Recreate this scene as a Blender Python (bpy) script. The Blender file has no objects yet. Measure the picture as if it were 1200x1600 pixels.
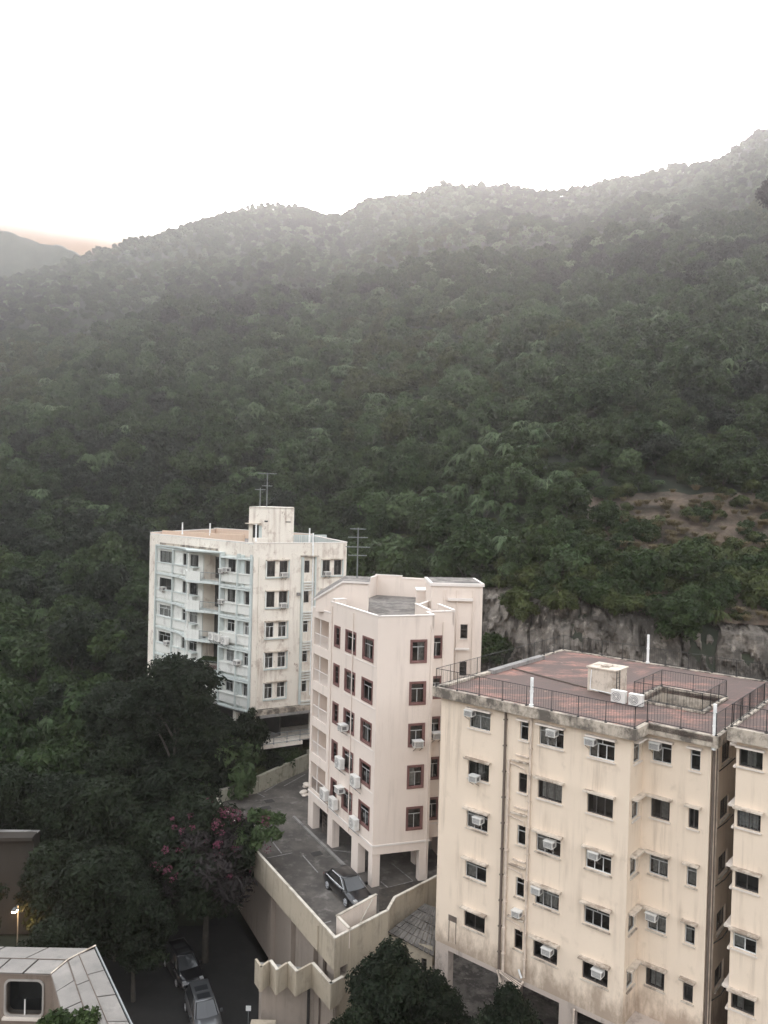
import bpy, math, random
import numpy as np
from math import radians as rad, sin, cos, pi
random.seed(7); RNG = np.random.default_rng(11)
S = bpy.context.scene
# ------------------------------------------------------------------ camera
cam = bpy.data.cameras.new('camera'); camo = bpy.data.objects.new('camera', cam); S.collection.objects.link(camo)
cam.sensor_fit = 'VERTICAL'; cam.sensor_height = 24.0; cam.lens = 24.0*1220/1600
cam.clip_start = 0.2; cam.clip_end = 6000
from mathutils import Matrix, Vector
camo.matrix_world = Matrix.Rotation(rad(90-1.0), 4, 'X') @ Matrix.Rotation(rad(1.45), 4, 'Z')
S.camera = camo
# ------------------------------------------------------------------ light
SUN_EL, SUN_AZ = rad(12), rad(7)     # azimuth measured from +Y towards +X
w = bpy.data.worlds.new("World"); S.world = w; w.use_nodes = True
nt = w.node_tree; bg = nt.nodes['Background']
sky = nt.nodes.new('ShaderNodeTexSky'); sky.sky_type = 'NISHITA'; sky.sun_disc = False
sky.sun_elevation = SUN_EL; sky.sun_rotation = SUN_AZ
sky.air_density = 1.0; sky.dust_density = 1.0; sky.ozone_density = 1.0
hs = nt.nodes.new('ShaderNodeHueSaturation'); hs.inputs['Saturation'].default_value = 0.28
nt.links.new(sky.outputs[0], hs.inputs['Color'])
def N_(t, **k):
    x = nt.nodes.new(t)
    for a, b_ in k.items(): setattr(x, a, b_)
    return x
tcw = N_('ShaderNodeTexCoord'); sx = N_('ShaderNodeSeparateXYZ'); nt.links.new(tcw.outputs['Generated'], sx.inputs[0])
mr = N_('ShaderNodeMapRange', interpolation_type='SMOOTHSTEP'); nt.links.new(sx.outputs['Z'], mr.inputs['Value'])
mr.inputs['From Min'].default_value = .275; mr.inputs['From Max'].default_value = .362
band = N_('ShaderNodeMix', data_type='RGBA'); nt.links.new(mr.outputs[0], band.inputs[0])
band.inputs[6].default_value = (.075, .050, .036, 1); band.inputs[7].default_value = (1.03, 1.0, .955, 1)     # dusky peach horizon, slightly warm sky
mu = N_('ShaderNodeMix', data_type='RGBA', blend_type='MULTIPLY'); mu.inputs[0].default_value = 1
nt.links.new(hs.outputs[0], mu.inputs[6]); nt.links.new(band.outputs[2], mu.inputs[7]); nt.links.new(mu.outputs[2], bg.inputs[0])
bg.inputs[1].default_value = 0.15
sun = bpy.data.lights.new('sun', 'SUN'); suno = bpy.data.objects.new('sun', sun); S.collection.objects.link(suno)
sun.energy = 0.5; sun.angle = rad(20); sun.color = (1.0, 0.9, 0.8)
SE = SUN_EL; sd = Vector((sin(SUN_AZ)*cos(SE), cos(SUN_AZ)*cos(SE), sin(SE)))
suno.rotation_euler = sd.to_track_quat('Z', 'Y').to_euler()
S.view_settings.view_transform = 'Standard'; S.view_settings.look = 'None'
S.view_settings.gamma = 1; S.view_settings.use_curve_mapping = False
S.view_settings.exposure = 3.17
S.render.engine = 'CYCLES'
S.cycles.use_denoising = True
S.cycles.max_bounces = 6; S.cycles.diffuse_bounces = 3; S.cycles.transparent_max_bounces = 8
S.cycles.volume_bounces = 1; S.cycles.glossy_bounces = 2
# ------------------------------------------------------------------ materials
def newmat(name):
    m = bpy.data.materials.new(name); m.use_nodes = True
    n = m.node_tree; return m, n, n.nodes['Principled BSDF']
def nd(n, t, **k):
    x = n.nodes.new(t)
    for a, b in k.items(): setattr(x, a, b)
    return x
def coords(n, scale, space='world'):
    if space == 'world':
        g = nd(n, 'ShaderNodeNewGeometry'); o = g.outputs['Position']
    else:
        g = nd(n, 'ShaderNodeTexCoord'); o = g.outputs['Object']
    mp = nd(n, 'ShaderNodeMapping'); mp.inputs['Scale'].default_value = scale
    n.links.new(o, mp.inputs[0]); return mp.outputs[0]
def noise(n, scale, vec=None, detail=5, rough=.6):
    x = nd(n, 'ShaderNodeTexNoise'); x.inputs['Scale'].default_value = scale
    x.inputs['Detail'].default_value = detail; x.inputs['Roughness'].default_value = rough
    if vec is not None: n.links.new(vec, x.inputs['Vector'])
    return x.outputs['Fac']
def ramp(n, fac, a, b, va=0, vb=1):
    r = nd(n, 'ShaderNodeMapRange'); r.inputs['From Min'].default_value = a; r.inputs['From Max'].default_value = b
    r.inputs['To Min'].default_value = va; r.inputs['To Max'].default_value = vb
    n.links.new(fac, r.inputs['Value']); return r.outputs[0]
def mix(n, fac, a, b):
    x = nd(n, 'ShaderNodeMix', data_type='RGBA')
    if isinstance(fac, (int, float)): x.inputs[0].default_value = fac
    else: n.links.new(fac, x.inputs[0])
    for i, c in ((6, a), (7, b)):
        if isinstance(c, tuple): x.inputs[i].default_value = (*c, 1) if len(c) == 3 else c
        else: n.links.new(c, x.inputs[i])
    return x.outputs[2]
def bump(n, bs, fac, st, dist=.02):
    b = nd(n, 'ShaderNodeBump'); b.inputs['Strength'].default_value = st; b.inputs['Distance'].default_value = dist
    n.links.new(fac, b.inputs['Height']); n.links.new(b.outputs[0], bs.inputs['Normal'])
def stucco(name, base, dirt, streak=.5, patch=.4, blotch=None, sp=.55, rough=.85, foot=None):
    """painted render: faint mottling, rain streaks, patches of grime"""
    m, n, bs = newmat(name)
    mott = noise(n, 1.0, coords(n, (.25, .25, .25)), 4)
    c = mix(n, ramp(n, mott, .3, .7, 0, .5), base, tuple(v*.88 for v in base))
    st = noise(n, 1.0, coords(n, (2.6, 2.6, .16)), 5, .65)
    sm = noise(n, 1.0, coords(n, (.35, .35, .22)), 3)
    mul = nd(n, 'ShaderNodeMath', operation='MULTIPLY')
    n.links.new(ramp(n, st, .5, .75), mul.inputs[0]); n.links.new(ramp(n, sm, .42, .62), mul.inputs[1])
    m2 = nd(n, 'ShaderNodeMath', operation='MULTIPLY'); n.links.new(mul.outputs[0], m2.inputs[0]); m2.inputs[1].default_value = streak
    c = mix(n, m2.outputs[0], c, dirt)
    pt = noise(n, 1.0, coords(n, (.9, .9, .7)), 9, .72)
    c = mix(n, ramp(n, pt, sp, sp+.14, 0, patch), c, dirt)
    if blotch:
        bl = noise(n, 1.0, coords(n, (1.6, 1.6, 1.0)), 10, .75)
        c = mix(n, ramp(n, bl, .6, .66, 0, .9), c, blotch)
    if foot is not None:      # splash and damp stains creeping up from the foot of the wall
        g = nd(n, 'ShaderNodeNewGeometry'); sz = nd(n, 'ShaderNodeSeparateXYZ'); n.links.new(g.outputs['Position'], sz.inputs[0])
        hgt = ramp(n, sz.outputs['Z'], foot, foot+3.2, .34, -.12); ad = nd(n, 'ShaderNodeMath', operation='ADD'); n.links.new(hgt, ad.inputs[0]); n.links.new(noise(n, 1.0, coords(n, (1.1, 1.1, .5)), 8, .7), ad.inputs[1])
        c = mix(n, ramp(n, ad.outputs[0], .6, .85, 0, .75), c, dirt)
    n.links.new(c, bs.inputs['Base Color']); bs.inputs['Roughness'].default_value = rough
    bump(n, bs, noise(n, 14, coords(n, (1, 1, 1)), 6), .25, .02)
    return m
def plain(name, c, rough=.6, metal=0., var=.15, scale=3.):
    m, n, bs = newmat(name)
    f = noise(n, scale, coords(n, (1, 1, 1)), 4)
    n.links.new(mix(n, ramp(n, f, .3, .7), tuple(v*(1-var) for v in c), tuple(min(1, v*(1+var)) for v in c)), bs.inputs['Base Color'])
    bs.inputs['Roughness'].default_value = rough; bs.inputs['Metallic'].default_value = metal
    return m
M = {}
M['cream'] = stucco('cream_render', (.78, .65, .515), (.27, .195, .14), .55, .28, None, .57, .85, -27.2)
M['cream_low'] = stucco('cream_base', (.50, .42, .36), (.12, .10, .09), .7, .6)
M['fascia'] = stucco('mouldy_fascia', (.50, .43, .35), (.10, .085, .07), .9, .95, (.14, .115, .09), .44)
M['hood'] = stucco('stained_hood', (.62, .54, .45), (.20, .15, .11), .5, .8, (.22, .17, .13), .46)
M['hood_clean'] = stucco('painted_hood', (.70, .62, .54), (.4, .33, .27), .3, .3)
M['pink'] = stucco('pale_pink_render', (.74, .64, .56), (.36, .29, .25), .45, .2, None, .6)
M['podcap'] = stucco('dull_parapet_coping', (.60, .55, .47), (.25, .21, .16), .6, .7, None, .5)
M['pinkcap'] = stucco('white_coping', (.74, .68, .63), (.5, .45, .42), .2, .2)
M['white'] = stucco('old_cream_white_render', (.78, .72, .63), (.32, .22, .17), .9, .6, (.34, .25, .2), .54)
M['band'] = stucco('aged_pale_band', (.70, .70, .65), (.30, .28, .26), .6, .5, None, .54)
M['teal'] = stucco('faded_teal_paint', (.53, .57, .545), (.27, .29, .28), .5, .4)
M['tealp'] = stucco('pale_teal_paint', (.60, .64, .61), (.30, .30, .28), .7, .6)
M['peach'] = stucco('peach_parapet', (.62, .47, .36), (.5, .33, .22), .3, .3)
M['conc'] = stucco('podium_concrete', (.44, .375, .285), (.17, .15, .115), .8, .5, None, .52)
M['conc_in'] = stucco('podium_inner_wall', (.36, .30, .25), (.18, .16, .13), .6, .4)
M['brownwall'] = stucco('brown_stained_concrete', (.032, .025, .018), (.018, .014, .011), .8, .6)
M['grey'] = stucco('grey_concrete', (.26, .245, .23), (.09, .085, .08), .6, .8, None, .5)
M['mossy'] = stucco('mossy_parapet', (.36, .34, .27), (.10, .10, .06), .8, .8, None, .5)
M['frame'] = plain('aluminium_frame', (.52, .52, .51), .45, .3)
M['framed'] = plain('dark_bronze_frame', (.10, .09, .085), .5, .3)
M['oldframe'] = plain('dull_window_rim', (.33, .30, .27), .6)
M['framew'] = plain('white_frame', (.72, .72, .70), .5)
M['red'] = plain('maroon_surround', (.175, .085, .075), .6)
M['dark'] = plain('dark_room', (.035, .033, .03), .9)
M['curt'] = plain('net_curtain', (.42, .39, .36), .9, 0, .3, 6)
M['curtw'] = plain('pale_curtain', (.50, .48, .45), .9, 0, .3, 6)
M['pipe'] = plain('cream_pipe', (.60, .50, .41), .6, 0, .25, 2)
M['pipew'] = plain('white_vent_pipe', (.82, .82, .80), .5)
M['piped'] = plain('rusty_dark_pipe', (.13, .10, .08), .8)
M['iron'] = plain('dark_iron', (.03, .03, .03), .6, .4)
M['ironl'] = plain('grey_iron', (.20, .21, .21), .6, .4)
M['acw'] = plain('off_white_metal', (.66, .64, .60), .5, 0, .12)
M['acg'] = plain('grille_grey', (.16, .155, .15), .6)
M['tread'] = plain('white_paint_line', (.24, .235, .225), .8, 0, .5, 5)
M['black'] = plain('black_rubber', (.02, .02, .02), .8)
M['bark'] = plain('tree_bark', (.045, .038, .03), .9, 0, .3)
M['rim'] = plain('alloy_rim', (.45, .45, .46), .35, .8)
M['chrome'] = plain('chrome_trim', (.7, .7, .7), .2, 1.0)
def glassmat():
    m, n, bs = newmat('window_glass')
    out = n.nodes['Material Output']
    tr = nd(n, 'ShaderNodeBsdfTransparent'); tr.inputs[0].default_value = (.74, .77, .77, 1)
    gl = nd(n, 'ShaderNodeBsdfGlossy'); gl.inputs[0].default_value = (.9, .92, .95, 1); gl.inputs['Roughness'].default_value = .05
    fr = nd(n, 'ShaderNodeFresnel'); fr.inputs[0].default_value = 1.5
    ad = nd(n, 'ShaderNodeMath', operation='ADD'); ad.inputs[1].default_value = .02; n.links.new(fr.outputs[0], ad.inputs[0])
    mx = nd(n, 'ShaderNodeMixShader'); n.links.new(ad.outputs[0], mx.inputs[0]); n.links.new(tr.outputs[0], mx.inputs[1]); n.links.new(gl.outputs[0], mx.inputs[2])
    n.links.new(mx.outputs[0], out.inputs[0]); return m
M['glass'] = glassmat()
def carpaint(name, c, metal=.4):
    m, n, bs = newmat(name); bs.inputs['Base Color'].default_value = (*c, 1); bs.inputs['Metallic'].default_value = metal
    bs.inputs['Roughness'].default_value = .3; bs.inputs['Coat Weight'].default_value = 1; bs.inputs['Coat Roughness'].default_value = .05
    return m
M['carblack'] = carpaint('black_car_paint', (.012, .012, .014)); M['carsilver'] = carpaint('silver_car_paint', (.14, .145, .15), .6)
M['carglass'] = carpaint('car_glass', (.02, .022, .024), 0)
def lampmat(name, c, e):
    m, n, bs = newmat(name); bs.inputs['Emission Color'].default_value = (*c, 1); bs.inputs['Emission Strength'].default_value = e; return m
M['lamp'] = lampmat('lit_lamp', (1., .6, .28), 22)
M['headl'] = carpaint('headlight_glass', (.5, .5, .5), .3)
def rooftile():
    m, n, bs = newmat('red_roof_tile')
    co = coords(n, (1, 1, 1)); mp = nd(n, 'ShaderNodeMapping'); mp.inputs['Rotation'].default_value = (0, 0, rad(39.5)); n.links.new(co, mp.inputs[0])
    br = nd(n, 'ShaderNodeTexBrick'); br.inputs['Scale'].default_value = 1.0
    br.inputs['Brick Width'].default_value = .3; br.inputs['Row Height'].default_value = .3; br.offset = 0; br.inputs['Mortar Size'].default_value = .012
    br.inputs['Color1'].default_value = (.36, .165, .12, 1); br.inputs['Color2'].default_value = (.25, .125, .10, 1); br.inputs['Mortar'].default_value = (.11, .07, .06, 1)
    n.links.new(mp.outputs[0], br.inputs['Vector'])
    mp2 = nd(n, 'ShaderNodeMapping'); mp2.inputs['Scale'].default_value = (.28, 1.1, 1); n.links.new(co, mp2.inputs[0])
    f = noise(n, 1.0, mp2.outputs[0], 10, .72); f2 = noise(n, .35, co, 4)
    s = nd(n, 'ShaderNodeMath', operation='ADD'); n.links.new(f, s.inputs[0]); n.links.new(ramp(n, f2, .3, .7, -.12, .12), s.inputs[1])
    c = mix(n, ramp(n, s.outputs[0], .33, .50, 0, .92), br.outputs['Color'], (.075, .052, .045))
    bl = noise(n, 1.4, co, 8, .7); c = mix(n, ramp(n, bl, .63, .7, 0, .7), c, (.50, .30, .22))
    n.links.new(c, bs.inputs['Base Color']); bs.inputs['Roughness'].default_value = .8
    bump(n, bs, br.outputs['Fac'], -.4, .01); return m
M['tile'] = rooftile()
def slabmat(name, a, b, c3, sc=.5, lo=.42, hi=.6, rough=.85):
    m, n, bs = newmat(name); co = coords(n, (1, 1, 1))
    f = noise(n, sc, co, 10, .7); g = noise(n, sc*3.1, co, 8, .7); h = noise(n, sc*.4, co, 3)
    c = mix(n, ramp(n, f, lo, hi), a, b); c = mix(n, ramp(n, g, .53, .66, 0, .85), c, c3); c = mix(n, ramp(n, h, .4, .7, 0, .5), c, tuple(v*.6 for v in a))
    n.links.new(c, bs.inputs['Base Color']); bs.inputs['Roughness'].default_value = rough
    bump(n, bs, g, .3, .03); return m
M['deck'] = slabmat('stained_deck', (.062, .055, .049), (.125, .110, .096), (.22, .20, .18), .33)
M['groof'] = slabmat('mottled_grey_roof', (.08, .07, .062), (.20, .18, .16), (.32, .29, .26), .8, .46, .56)
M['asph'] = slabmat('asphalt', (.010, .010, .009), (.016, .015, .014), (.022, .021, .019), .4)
M['bedsoil'] = slabmat('garden_soil', (.03, .025, .02), (.06, .048, .036), (.12, .10, .08), 1.2)
M['taupe'] = stucco('taupe_weathered_render', (.22, .17, .135), (.10, .075, .055), .8, .6)
M['soil'] = slabmat('forest_floor', (.016, .022, .011), (.026, .032, .016), (.04, .04, .024), .2)
M['dirt'] = slabmat('bare_slope', (.055, .043, .03), (.14, .098, .07), (.17, .14, .10), .5)
M['rock'] = slabmat('sprayed_rock', (.045, .038, .030), (.17, .148, .125), (.33, .29, .245), .3, .42, .56)
M['metalroof'] = slabmat('white_metal_roof', (.14, .128, .115), (.22, .20, .18), (.12, .112, .10), .6, .35, .65, .6)
M['oldtile'] = slabmat('old_roof_sheet', (.075, .068, .06), (.15, .135, .12), (.21, .19, .17), .9)
M['water'] = plain('plastic_sheet', (.25, .28, .32), .3)
def leafmat(name, a, b, c3, tr=.13):
    m, n, bs = newmat(name)
    oi = nd(n, 'ShaderNodeObjectInfo'); co = coords(n, (.6, .6, .6)); f = noise(n, 1.0, co, 3)
    c = mix(n, ramp(n, oi.outputs['Random'], 0, 1), a, b)
    c = mix(n, ramp(n, f, .5, .7, 0, .7), c, c3)
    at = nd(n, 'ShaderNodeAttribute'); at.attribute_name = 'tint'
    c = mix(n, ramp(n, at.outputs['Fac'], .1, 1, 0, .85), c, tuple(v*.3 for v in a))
    n.links.new(c, bs.inputs['Base Color']); bs.inputs['Roughness'].default_value = .75
    bs.inputs['Specular IOR Level'].default_value = .2
    out = n.nodes['Material Output']; t = nd(n, 'ShaderNodeBsdfTranslucent'); n.links.new(c, t.inputs[0])
    mx = nd(n, 'ShaderNodeMixShader'); mx.inputs[0].default_value = tr
    n.links.new(bs.outputs[0], mx.inputs[1]); n.links.new(t.outputs[0], mx.inputs[2]); n.links.new(mx.outputs[0], out.inputs[0])
    return m
M['leafA'] = leafmat('dark_green_leaf', (0.0229, 0.0439, 0.0116), (0.0352, 0.0553, 0.0139), (0.0485, 0.0686, 0.0179))
M['leafB'] = leafmat('grey_green_leaf', (0.0484, 0.0786, 0.0277), (0.067, 0.0982, 0.0389), (0.0865, 0.1204, 0.051))
M['leafC'] = leafmat('olive_leaf', (0.0428, 0.0532, 0.0149), (0.0552, 0.0695, 0.018), (0.0757, 0.0918, 0.0266))
M['leafD'] = leafmat('deep_green_leaf', (0.0094, 0.0163, 0.0065), (0.0149, 0.0235, 0.0083), (0.0202, 0.0287, 0.0106))
M['leafP'] = leafmat('palm_leaf', (0.0865, 0.1333, 0.0586), (0.1298, 0.1773, 0.088), (0.1668, 0.209, 0.1114), .3)
M['leafK'] = leafmat('bright_shrub_leaf', (0.0503, 0.0681, 0.0187), (0.0629, 0.077, 0.0214), (0.0817, 0.0889, 0.0294))
M['straw'] = leafmat('dry_grass', (0.144, 0.114, 0.06), (0.18, 0.138, 0.078), (0.12, 0.096, 0.054))
M['flower'] = leafmat('muted_blossom', (.15, .04, .07), (.18, .05, .085), (.13, .04, .06))
M['purple'] = leafmat('purple_brown_leaf', (0.0275, 0.0225, 0.0225), (0.0325, 0.025, 0.025), (0.025, 0.0225, 0.02))
# ------------------------------------------------------------------ mesh helpers
class Fr:
    """frame of a wall: origin, direction angle; s to the right, n outward, z up"""
    def __init__(f, x, y, a): f.x, f.y, f.a = x, y, rad(a); f.d = (cos(f.a), sin(f.a)); f.o = (sin(f.a), -cos(f.a))
    def p(f, s, n, z): return (f.x+s*f.d[0]+n*f.o[0], f.y+s*f.d[1]+n*f.o[1], z)
    def sub(f, s, n, da=0): q = f.p(s, n, 0); return Fr(q[0], q[1], math.degrees(f.a)+da)
LOC = Fr(0, 0, 0)      # local frame: x right, n = -y
class MB:
    def __init__(b): b.v, b.f, b.m, b.mats = [], [], [], []
    def mi(b, m):
        m = M[m]
        if m not in b.mats: b.mats.append(m)
        return b.mats.index(m)
    def quad(b, pts, m):
        k = len(b.v); b.v += [tuple(p) for p in pts]; b.f.append(tuple(range(k, k+len(pts)))); b.m.append(b.mi(m))
    def box(b, fr, s0, s1, n0, n1, z0, z1, m):
        k = len(b.v); i = b.mi(m)
        for z in (z0, z1):
            for s, n in ((s0, n0), (s1, n0), (s1, n1), (s0, n1)): b.v.append(fr.p(s, n, z))
        for f in ((0, 1, 2, 3), (7, 6, 5, 4), (0, 4, 5, 1), (1, 5, 6, 2), (2, 6, 7, 3), (3, 7, 4, 0)):
            b.f.append(tuple(k+j for j in f)); b.m.append(i)
    def prism(b, pts, z0, z1, m, mt=None):
        k = len(b.v); n = len(pts); i = b.mi(m); j = b.mi(mt) if mt else i
        b.v += [(p[0], p[1], z0) for p in pts] + [(p[0], p[1], p[2] if len(p) > 2 else z1) for p in pts]
        b.f.append(tuple(range(k, k+n))); b.m.append(i); b.f.append(tuple(range(k+2*n-1, k+n-1, -1))); b.m.append(j)
        for t in range(n):
            u = (t+1) % n; b.f.append((k+t, k+n+t, k+n+u, k+u)); b.m.append(i)
    def tube(b, p0, p1, r, m, n=6, r1=None):
        p0, p1 = Vector(p0), Vector(p1); d = (p1-p0)
        if d.length < 1e-6: return
        q = d.to_track_quat('Z', 'Y'); k = len(b.v); i = b.mi(m); r1 = r if r1 is None else r1
        for p, rr in ((p0, r), (p1, r1)):
            for t in range(n): b.v.append(tuple(p + q @ Vector((rr*cos(2*pi*t/n), rr*sin(2*pi*t/n), 0))))
        for t in range(n): b.f.append((k+t, k+(t+1) % n, k+n+(t+1) % n, k+n+t)); b.m.append(i)
        b.f.append(tuple(range(k+n-1, k-1, -1))); b.m.append(i); b.f.append(tuple(range(k+n, k+2*n))); b.m.append(i)
    def path(b, pts, r, m, n=6):
        for p, q in zip(pts, pts[1:]): b.tube(p, q, r, m, n)
    def wall(b, fr, s0, s1, z0, z1, holes, m, rev=.75, n=0, back='dark', back_=None):
        """wall sheet with real openings, reveals and a dark room behind each opening"""
        back_ = back
        ss = sorted({s0, s1, *[h[0] for h in holes], *[h[1] for h in holes]}); zz = sorted({z0, z1, *[h[2] for h in holes], *[h[3] for h in holes]})
        for a, c in zip(ss, ss[1:]):
            if c <= s0 or a >= s1: continue
            for e, g in zip(zz, zz[1:]):
                ms, mz = (a+c)/2, (e+g)/2
                if any(h[0] < ms < h[1] and h[2] < mz < h[3] for h in holes): continue
                b.quad([fr.p(a, n, e), fr.p(c, n, e), fr.p(c, n, g), fr.p(a, n, g)], m)
        for h in holes:
            a, c, e, g = h[:4]; r = h[4] if len(h) > 4 else rev; back = h[5] if len(h) > 5 else back_
            k = .14
            for i0, i1, mm in ((0, k, m), (k, r, back)):
                A, B = n-i0, n-i1
                b.quad([fr.p(a, A, e), fr.p(a, B, e), fr.p(a, B, g), fr.p(a, A, g)], mm)
                b.quad([fr.p(c, B, e), fr.p(c, A, e), fr.p(c, A, g), fr.p(c, B, g)], mm)
                b.quad([fr.p(a, B, e), fr.p(a, A, e), fr.p(c, A, e), fr.p(c, B, e)], mm)
                b.quad([fr.p(a, A, g), fr.p(a, B, g), fr.p(c, B, g), fr.p(c, A, g)], mm)
            b.quad([fr.p(a, n-r, e), fr.p(c, n-r, e), fr.p(c, n-r, g), fr.p(a, n-r, g)], back)
    def mesh(b, name, smooth=False):
        me = bpy.data.meshes.new(name); me.from_pydata(b.v, [], b.f)
        for m in b.mats: me.materials.append(m)
        me.polygons.foreach_set('material_index', b.m)
        if smooth: me.polygons.foreach_set('use_smooth', [True]*len(b.f))
        me.update(); return me
    def obj(b, name, parent=None, loc=None, rz=0, smooth=False, **tags):
        return mk(name, b.mesh(name, smooth), parent, loc, rz, **tags)
WORLD_ROOTS = set()
def mk(name, me, parent=None, loc=None, rz=0, **tags):
    o = bpy.data.objects.new(name, me); S.collection.objects.link(o)
    if parent:
        o.parent = parent
        if parent.name in WORLD_ROOTS: o.matrix_parent_inverse = Matrix.Translation(-Vector(parent.location))
    if loc: o.location = loc
    if rz: o.rotation_euler.z = rz
    for k, v in tags.items():
        if v is not None: o[k] = v
    return o
def thing(name, label, category, loc=(0, 0, 0), rz=0, group=None, world=False):
    o = mk(name, None, None, loc, rz, label=label, category=category, group=group)
    if world: WORLD_ROOTS.add(o.name)      # its parts are modelled in world coordinates
    return o
# ------------------------------------------------------------------ windows
CACHE = {}
def cached(key, fn):
    if key not in CACHE: CACHE[key] = fn()
    return CACHE[key]
def window(par, fr, s0, s1, z0, z1, kind='two', frame='frame', curtain=None, hood=None, sill=None, surround=None, inset=.1, loc_off=None, grille=False):
    w_, h = round(s1-s0, 2), round(z1-z0, 2); t = .05
    def fm():
        b = MB(); d0, d1 = -inset-.05, -inset
        B = lambda a, c, e, g: b.box(LOC, a, c, d0, d1, e, g, frame)
        B(0, w_, 0, t); B(0, w_, h-t, h); B(0, t, t, h-t); B(w_-t, w_, t, h-t)
        k = t*.42
        if kind in ('two', 'three', 'one'):
            zt = h*.70; B(t, w_-t, zt-k, zt+k)
            if kind == 'two': B(w_/2-k, w_/2+k, t, zt-k); 
            if kind == 'three':
                B(w_/3-k, w_/3+k, t, zt-k); B(2*w_/3-k, 2*w_/3+k, t, zt-k); B(w_/2-k, w_/2+k, zt+k, h-t)
        if kind in ('slide',): B(w_/2-k, w_/2+k, t, h-t)
        if kind == 'slide3': B(w_/3-k, w_/3+k, t, h-t); B(2*w_/3-k, 2*w_/3+k, t, h-t)
        if kind == 'louver':
            B(t, w_-t, h*.62, h*.62+.03); B(t, w_-t, h*.36, h*.36+.03); B(w_/2-.015, w_/2+.015, h*.66, h-t)
        if grille:
            for i in range(1, 7): b.box(LOC, w_*i/7-.01, w_*i/7+.01, d1+.02, d1+.035, t, h-t, 'ironl')
            for i in (1, 2): b.box(LOC, t, w_-t, d1+.036, d1+.05, h*i/3-.01, h*i/3+.01, 'ironl')
        return b.mesh('window')
    wo = mk('window', cached(('w', w_, h, kind, frame, inset, grille), fm), par, fr.p(s0, 0, z0), fr.a)
    def pm():
        b = MB(); d = -inset-.025; b.quad([LOC.p(t, d, t), LOC.p(w_-t, d, t), LOC.p(w_-t, d, h-t), LOC.p(t, d, h-t)], 'glass'); return b.mesh('pane')
    mk('pane', cached(('p', w_, h, inset), pm), wo)
    if curtain:
        c0, c1, cm = curtain
        def cmh():
            b = MB(); N = 14
            x0, x1 = t+(w_-2*t)*c0, t+(w_-2*t)*c1
            for i in range(N):
                a, c = x0+(x1-x0)*i/N, x0+(x1-x0)*(i+1)/N; da, dc = [-inset-.14-.05*((j) % 2) for j in (i, i+1)]
                b.quad([LOC.p(a, da, t), LOC.p(c, dc, t), LOC.p(c, dc, h-t), LOC.p(a, da, h-t)], cm)
            return b.mesh('curtain')
        mk('curtain', cached(('c', w_, h, c0, c1, cm, inset), cmh), wo)
    if hood:
        hm_, ex, pr, th = hood
        mk('hood', cached(('h', w_, h, hood), lambda: (lambda b: (b.box(LOC, -ex, w_+ex, 0.002, pr, h+.03, h+.03+th, hm_), b.mesh('hood'))[1])(MB())), wo)
    if sill:
        sm_, ex, pr, th = sill
        mk('sill', cached(('s', w_, sill), lambda: (lambda b: (b.box(LOC, -ex, w_+ex, 0.002, pr, -th-.01, -.01, sm_), b.mesh('sill'))[1])(MB())), wo)
    if surround:
        def su():
            b = MB(); e, p = .1, .05
            for a in ((-e, w_+e, .003, p, -e, 0), (-e, w_+e, .003, p, h, h+e), (-e, 0, .003, p, 0, h), (w_, w_+e, .003, p, 0, h)): b.box(LOC, *a, surround)
            i = .003
            for a in ((i, .09, -inset+.004, 0, i, h-i), (w_-.09, w_-i, -inset+.004, 0, i, h-i), (.09, w_-.09, -inset+.004, 0, h-.09, h-i), (.09, w_-.09, -inset+.004, 0, i, .09)): b.box(LOC, *a, surround)
            return b.mesh('surround')
        mk('surround', cached(('r', w_, h, surround, inset), su), wo)
    return wo
# ------------------------------------------------------------------ air conditioners
def ac_mesh_body():
    b = MB(); b.box(LOC, 0, .58, -.05, .5, 0, .38, 'acw'); return b.mesh('case')
def ac_mesh_gr():
    b = MB(); b.box(LOC, .05, .53, .502, .512, .05, .33, 'acg')
    for i in range(7): b.box(LOC, .05, .53, .513, .522, .07+i*.038, .08+i*.038, 'acw')
    for s in (-.008, .58): b.box(LOC, s, s+.008, .12, .42, .08, .3, 'acg')
    return b.mesh('grille')
def ac_mesh_top():
    b = MB(); b.box(LOC, -.04, .62, 0, .55, .39, .41, 'acw'); return b.mesh('cover')
def window_ac(fr, s, z, label, rust=False, scale=1, off=0):
    o = thing('air_conditioner', label, 'air conditioner', fr.p(s, off, z), fr.a, 'window air conditioners')
    o.scale = (scale,)*3
    mk('case', cached('acb', ac_mesh_body), o); mk('grille', cached('acg', ac_mesh_gr), o); mk('cover', cached('act', ac_mesh_top), o)
    def br():
        b = MB(); b.box(LOC, .06, .1, 0, .5, -.05, -.012, 'piped'); b.box(LOC, .48, .52, 0, .5, -.05, -.012, 'piped')
        for s_ in (.08, .5): b.tube(LOC.p(s_, .45, -.05), LOC.p(s_, .0, -.32), .015, 'piped')
        return b.mesh('bracket')
    mk('bracket', cached('acr', br), o)
    return o
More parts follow.
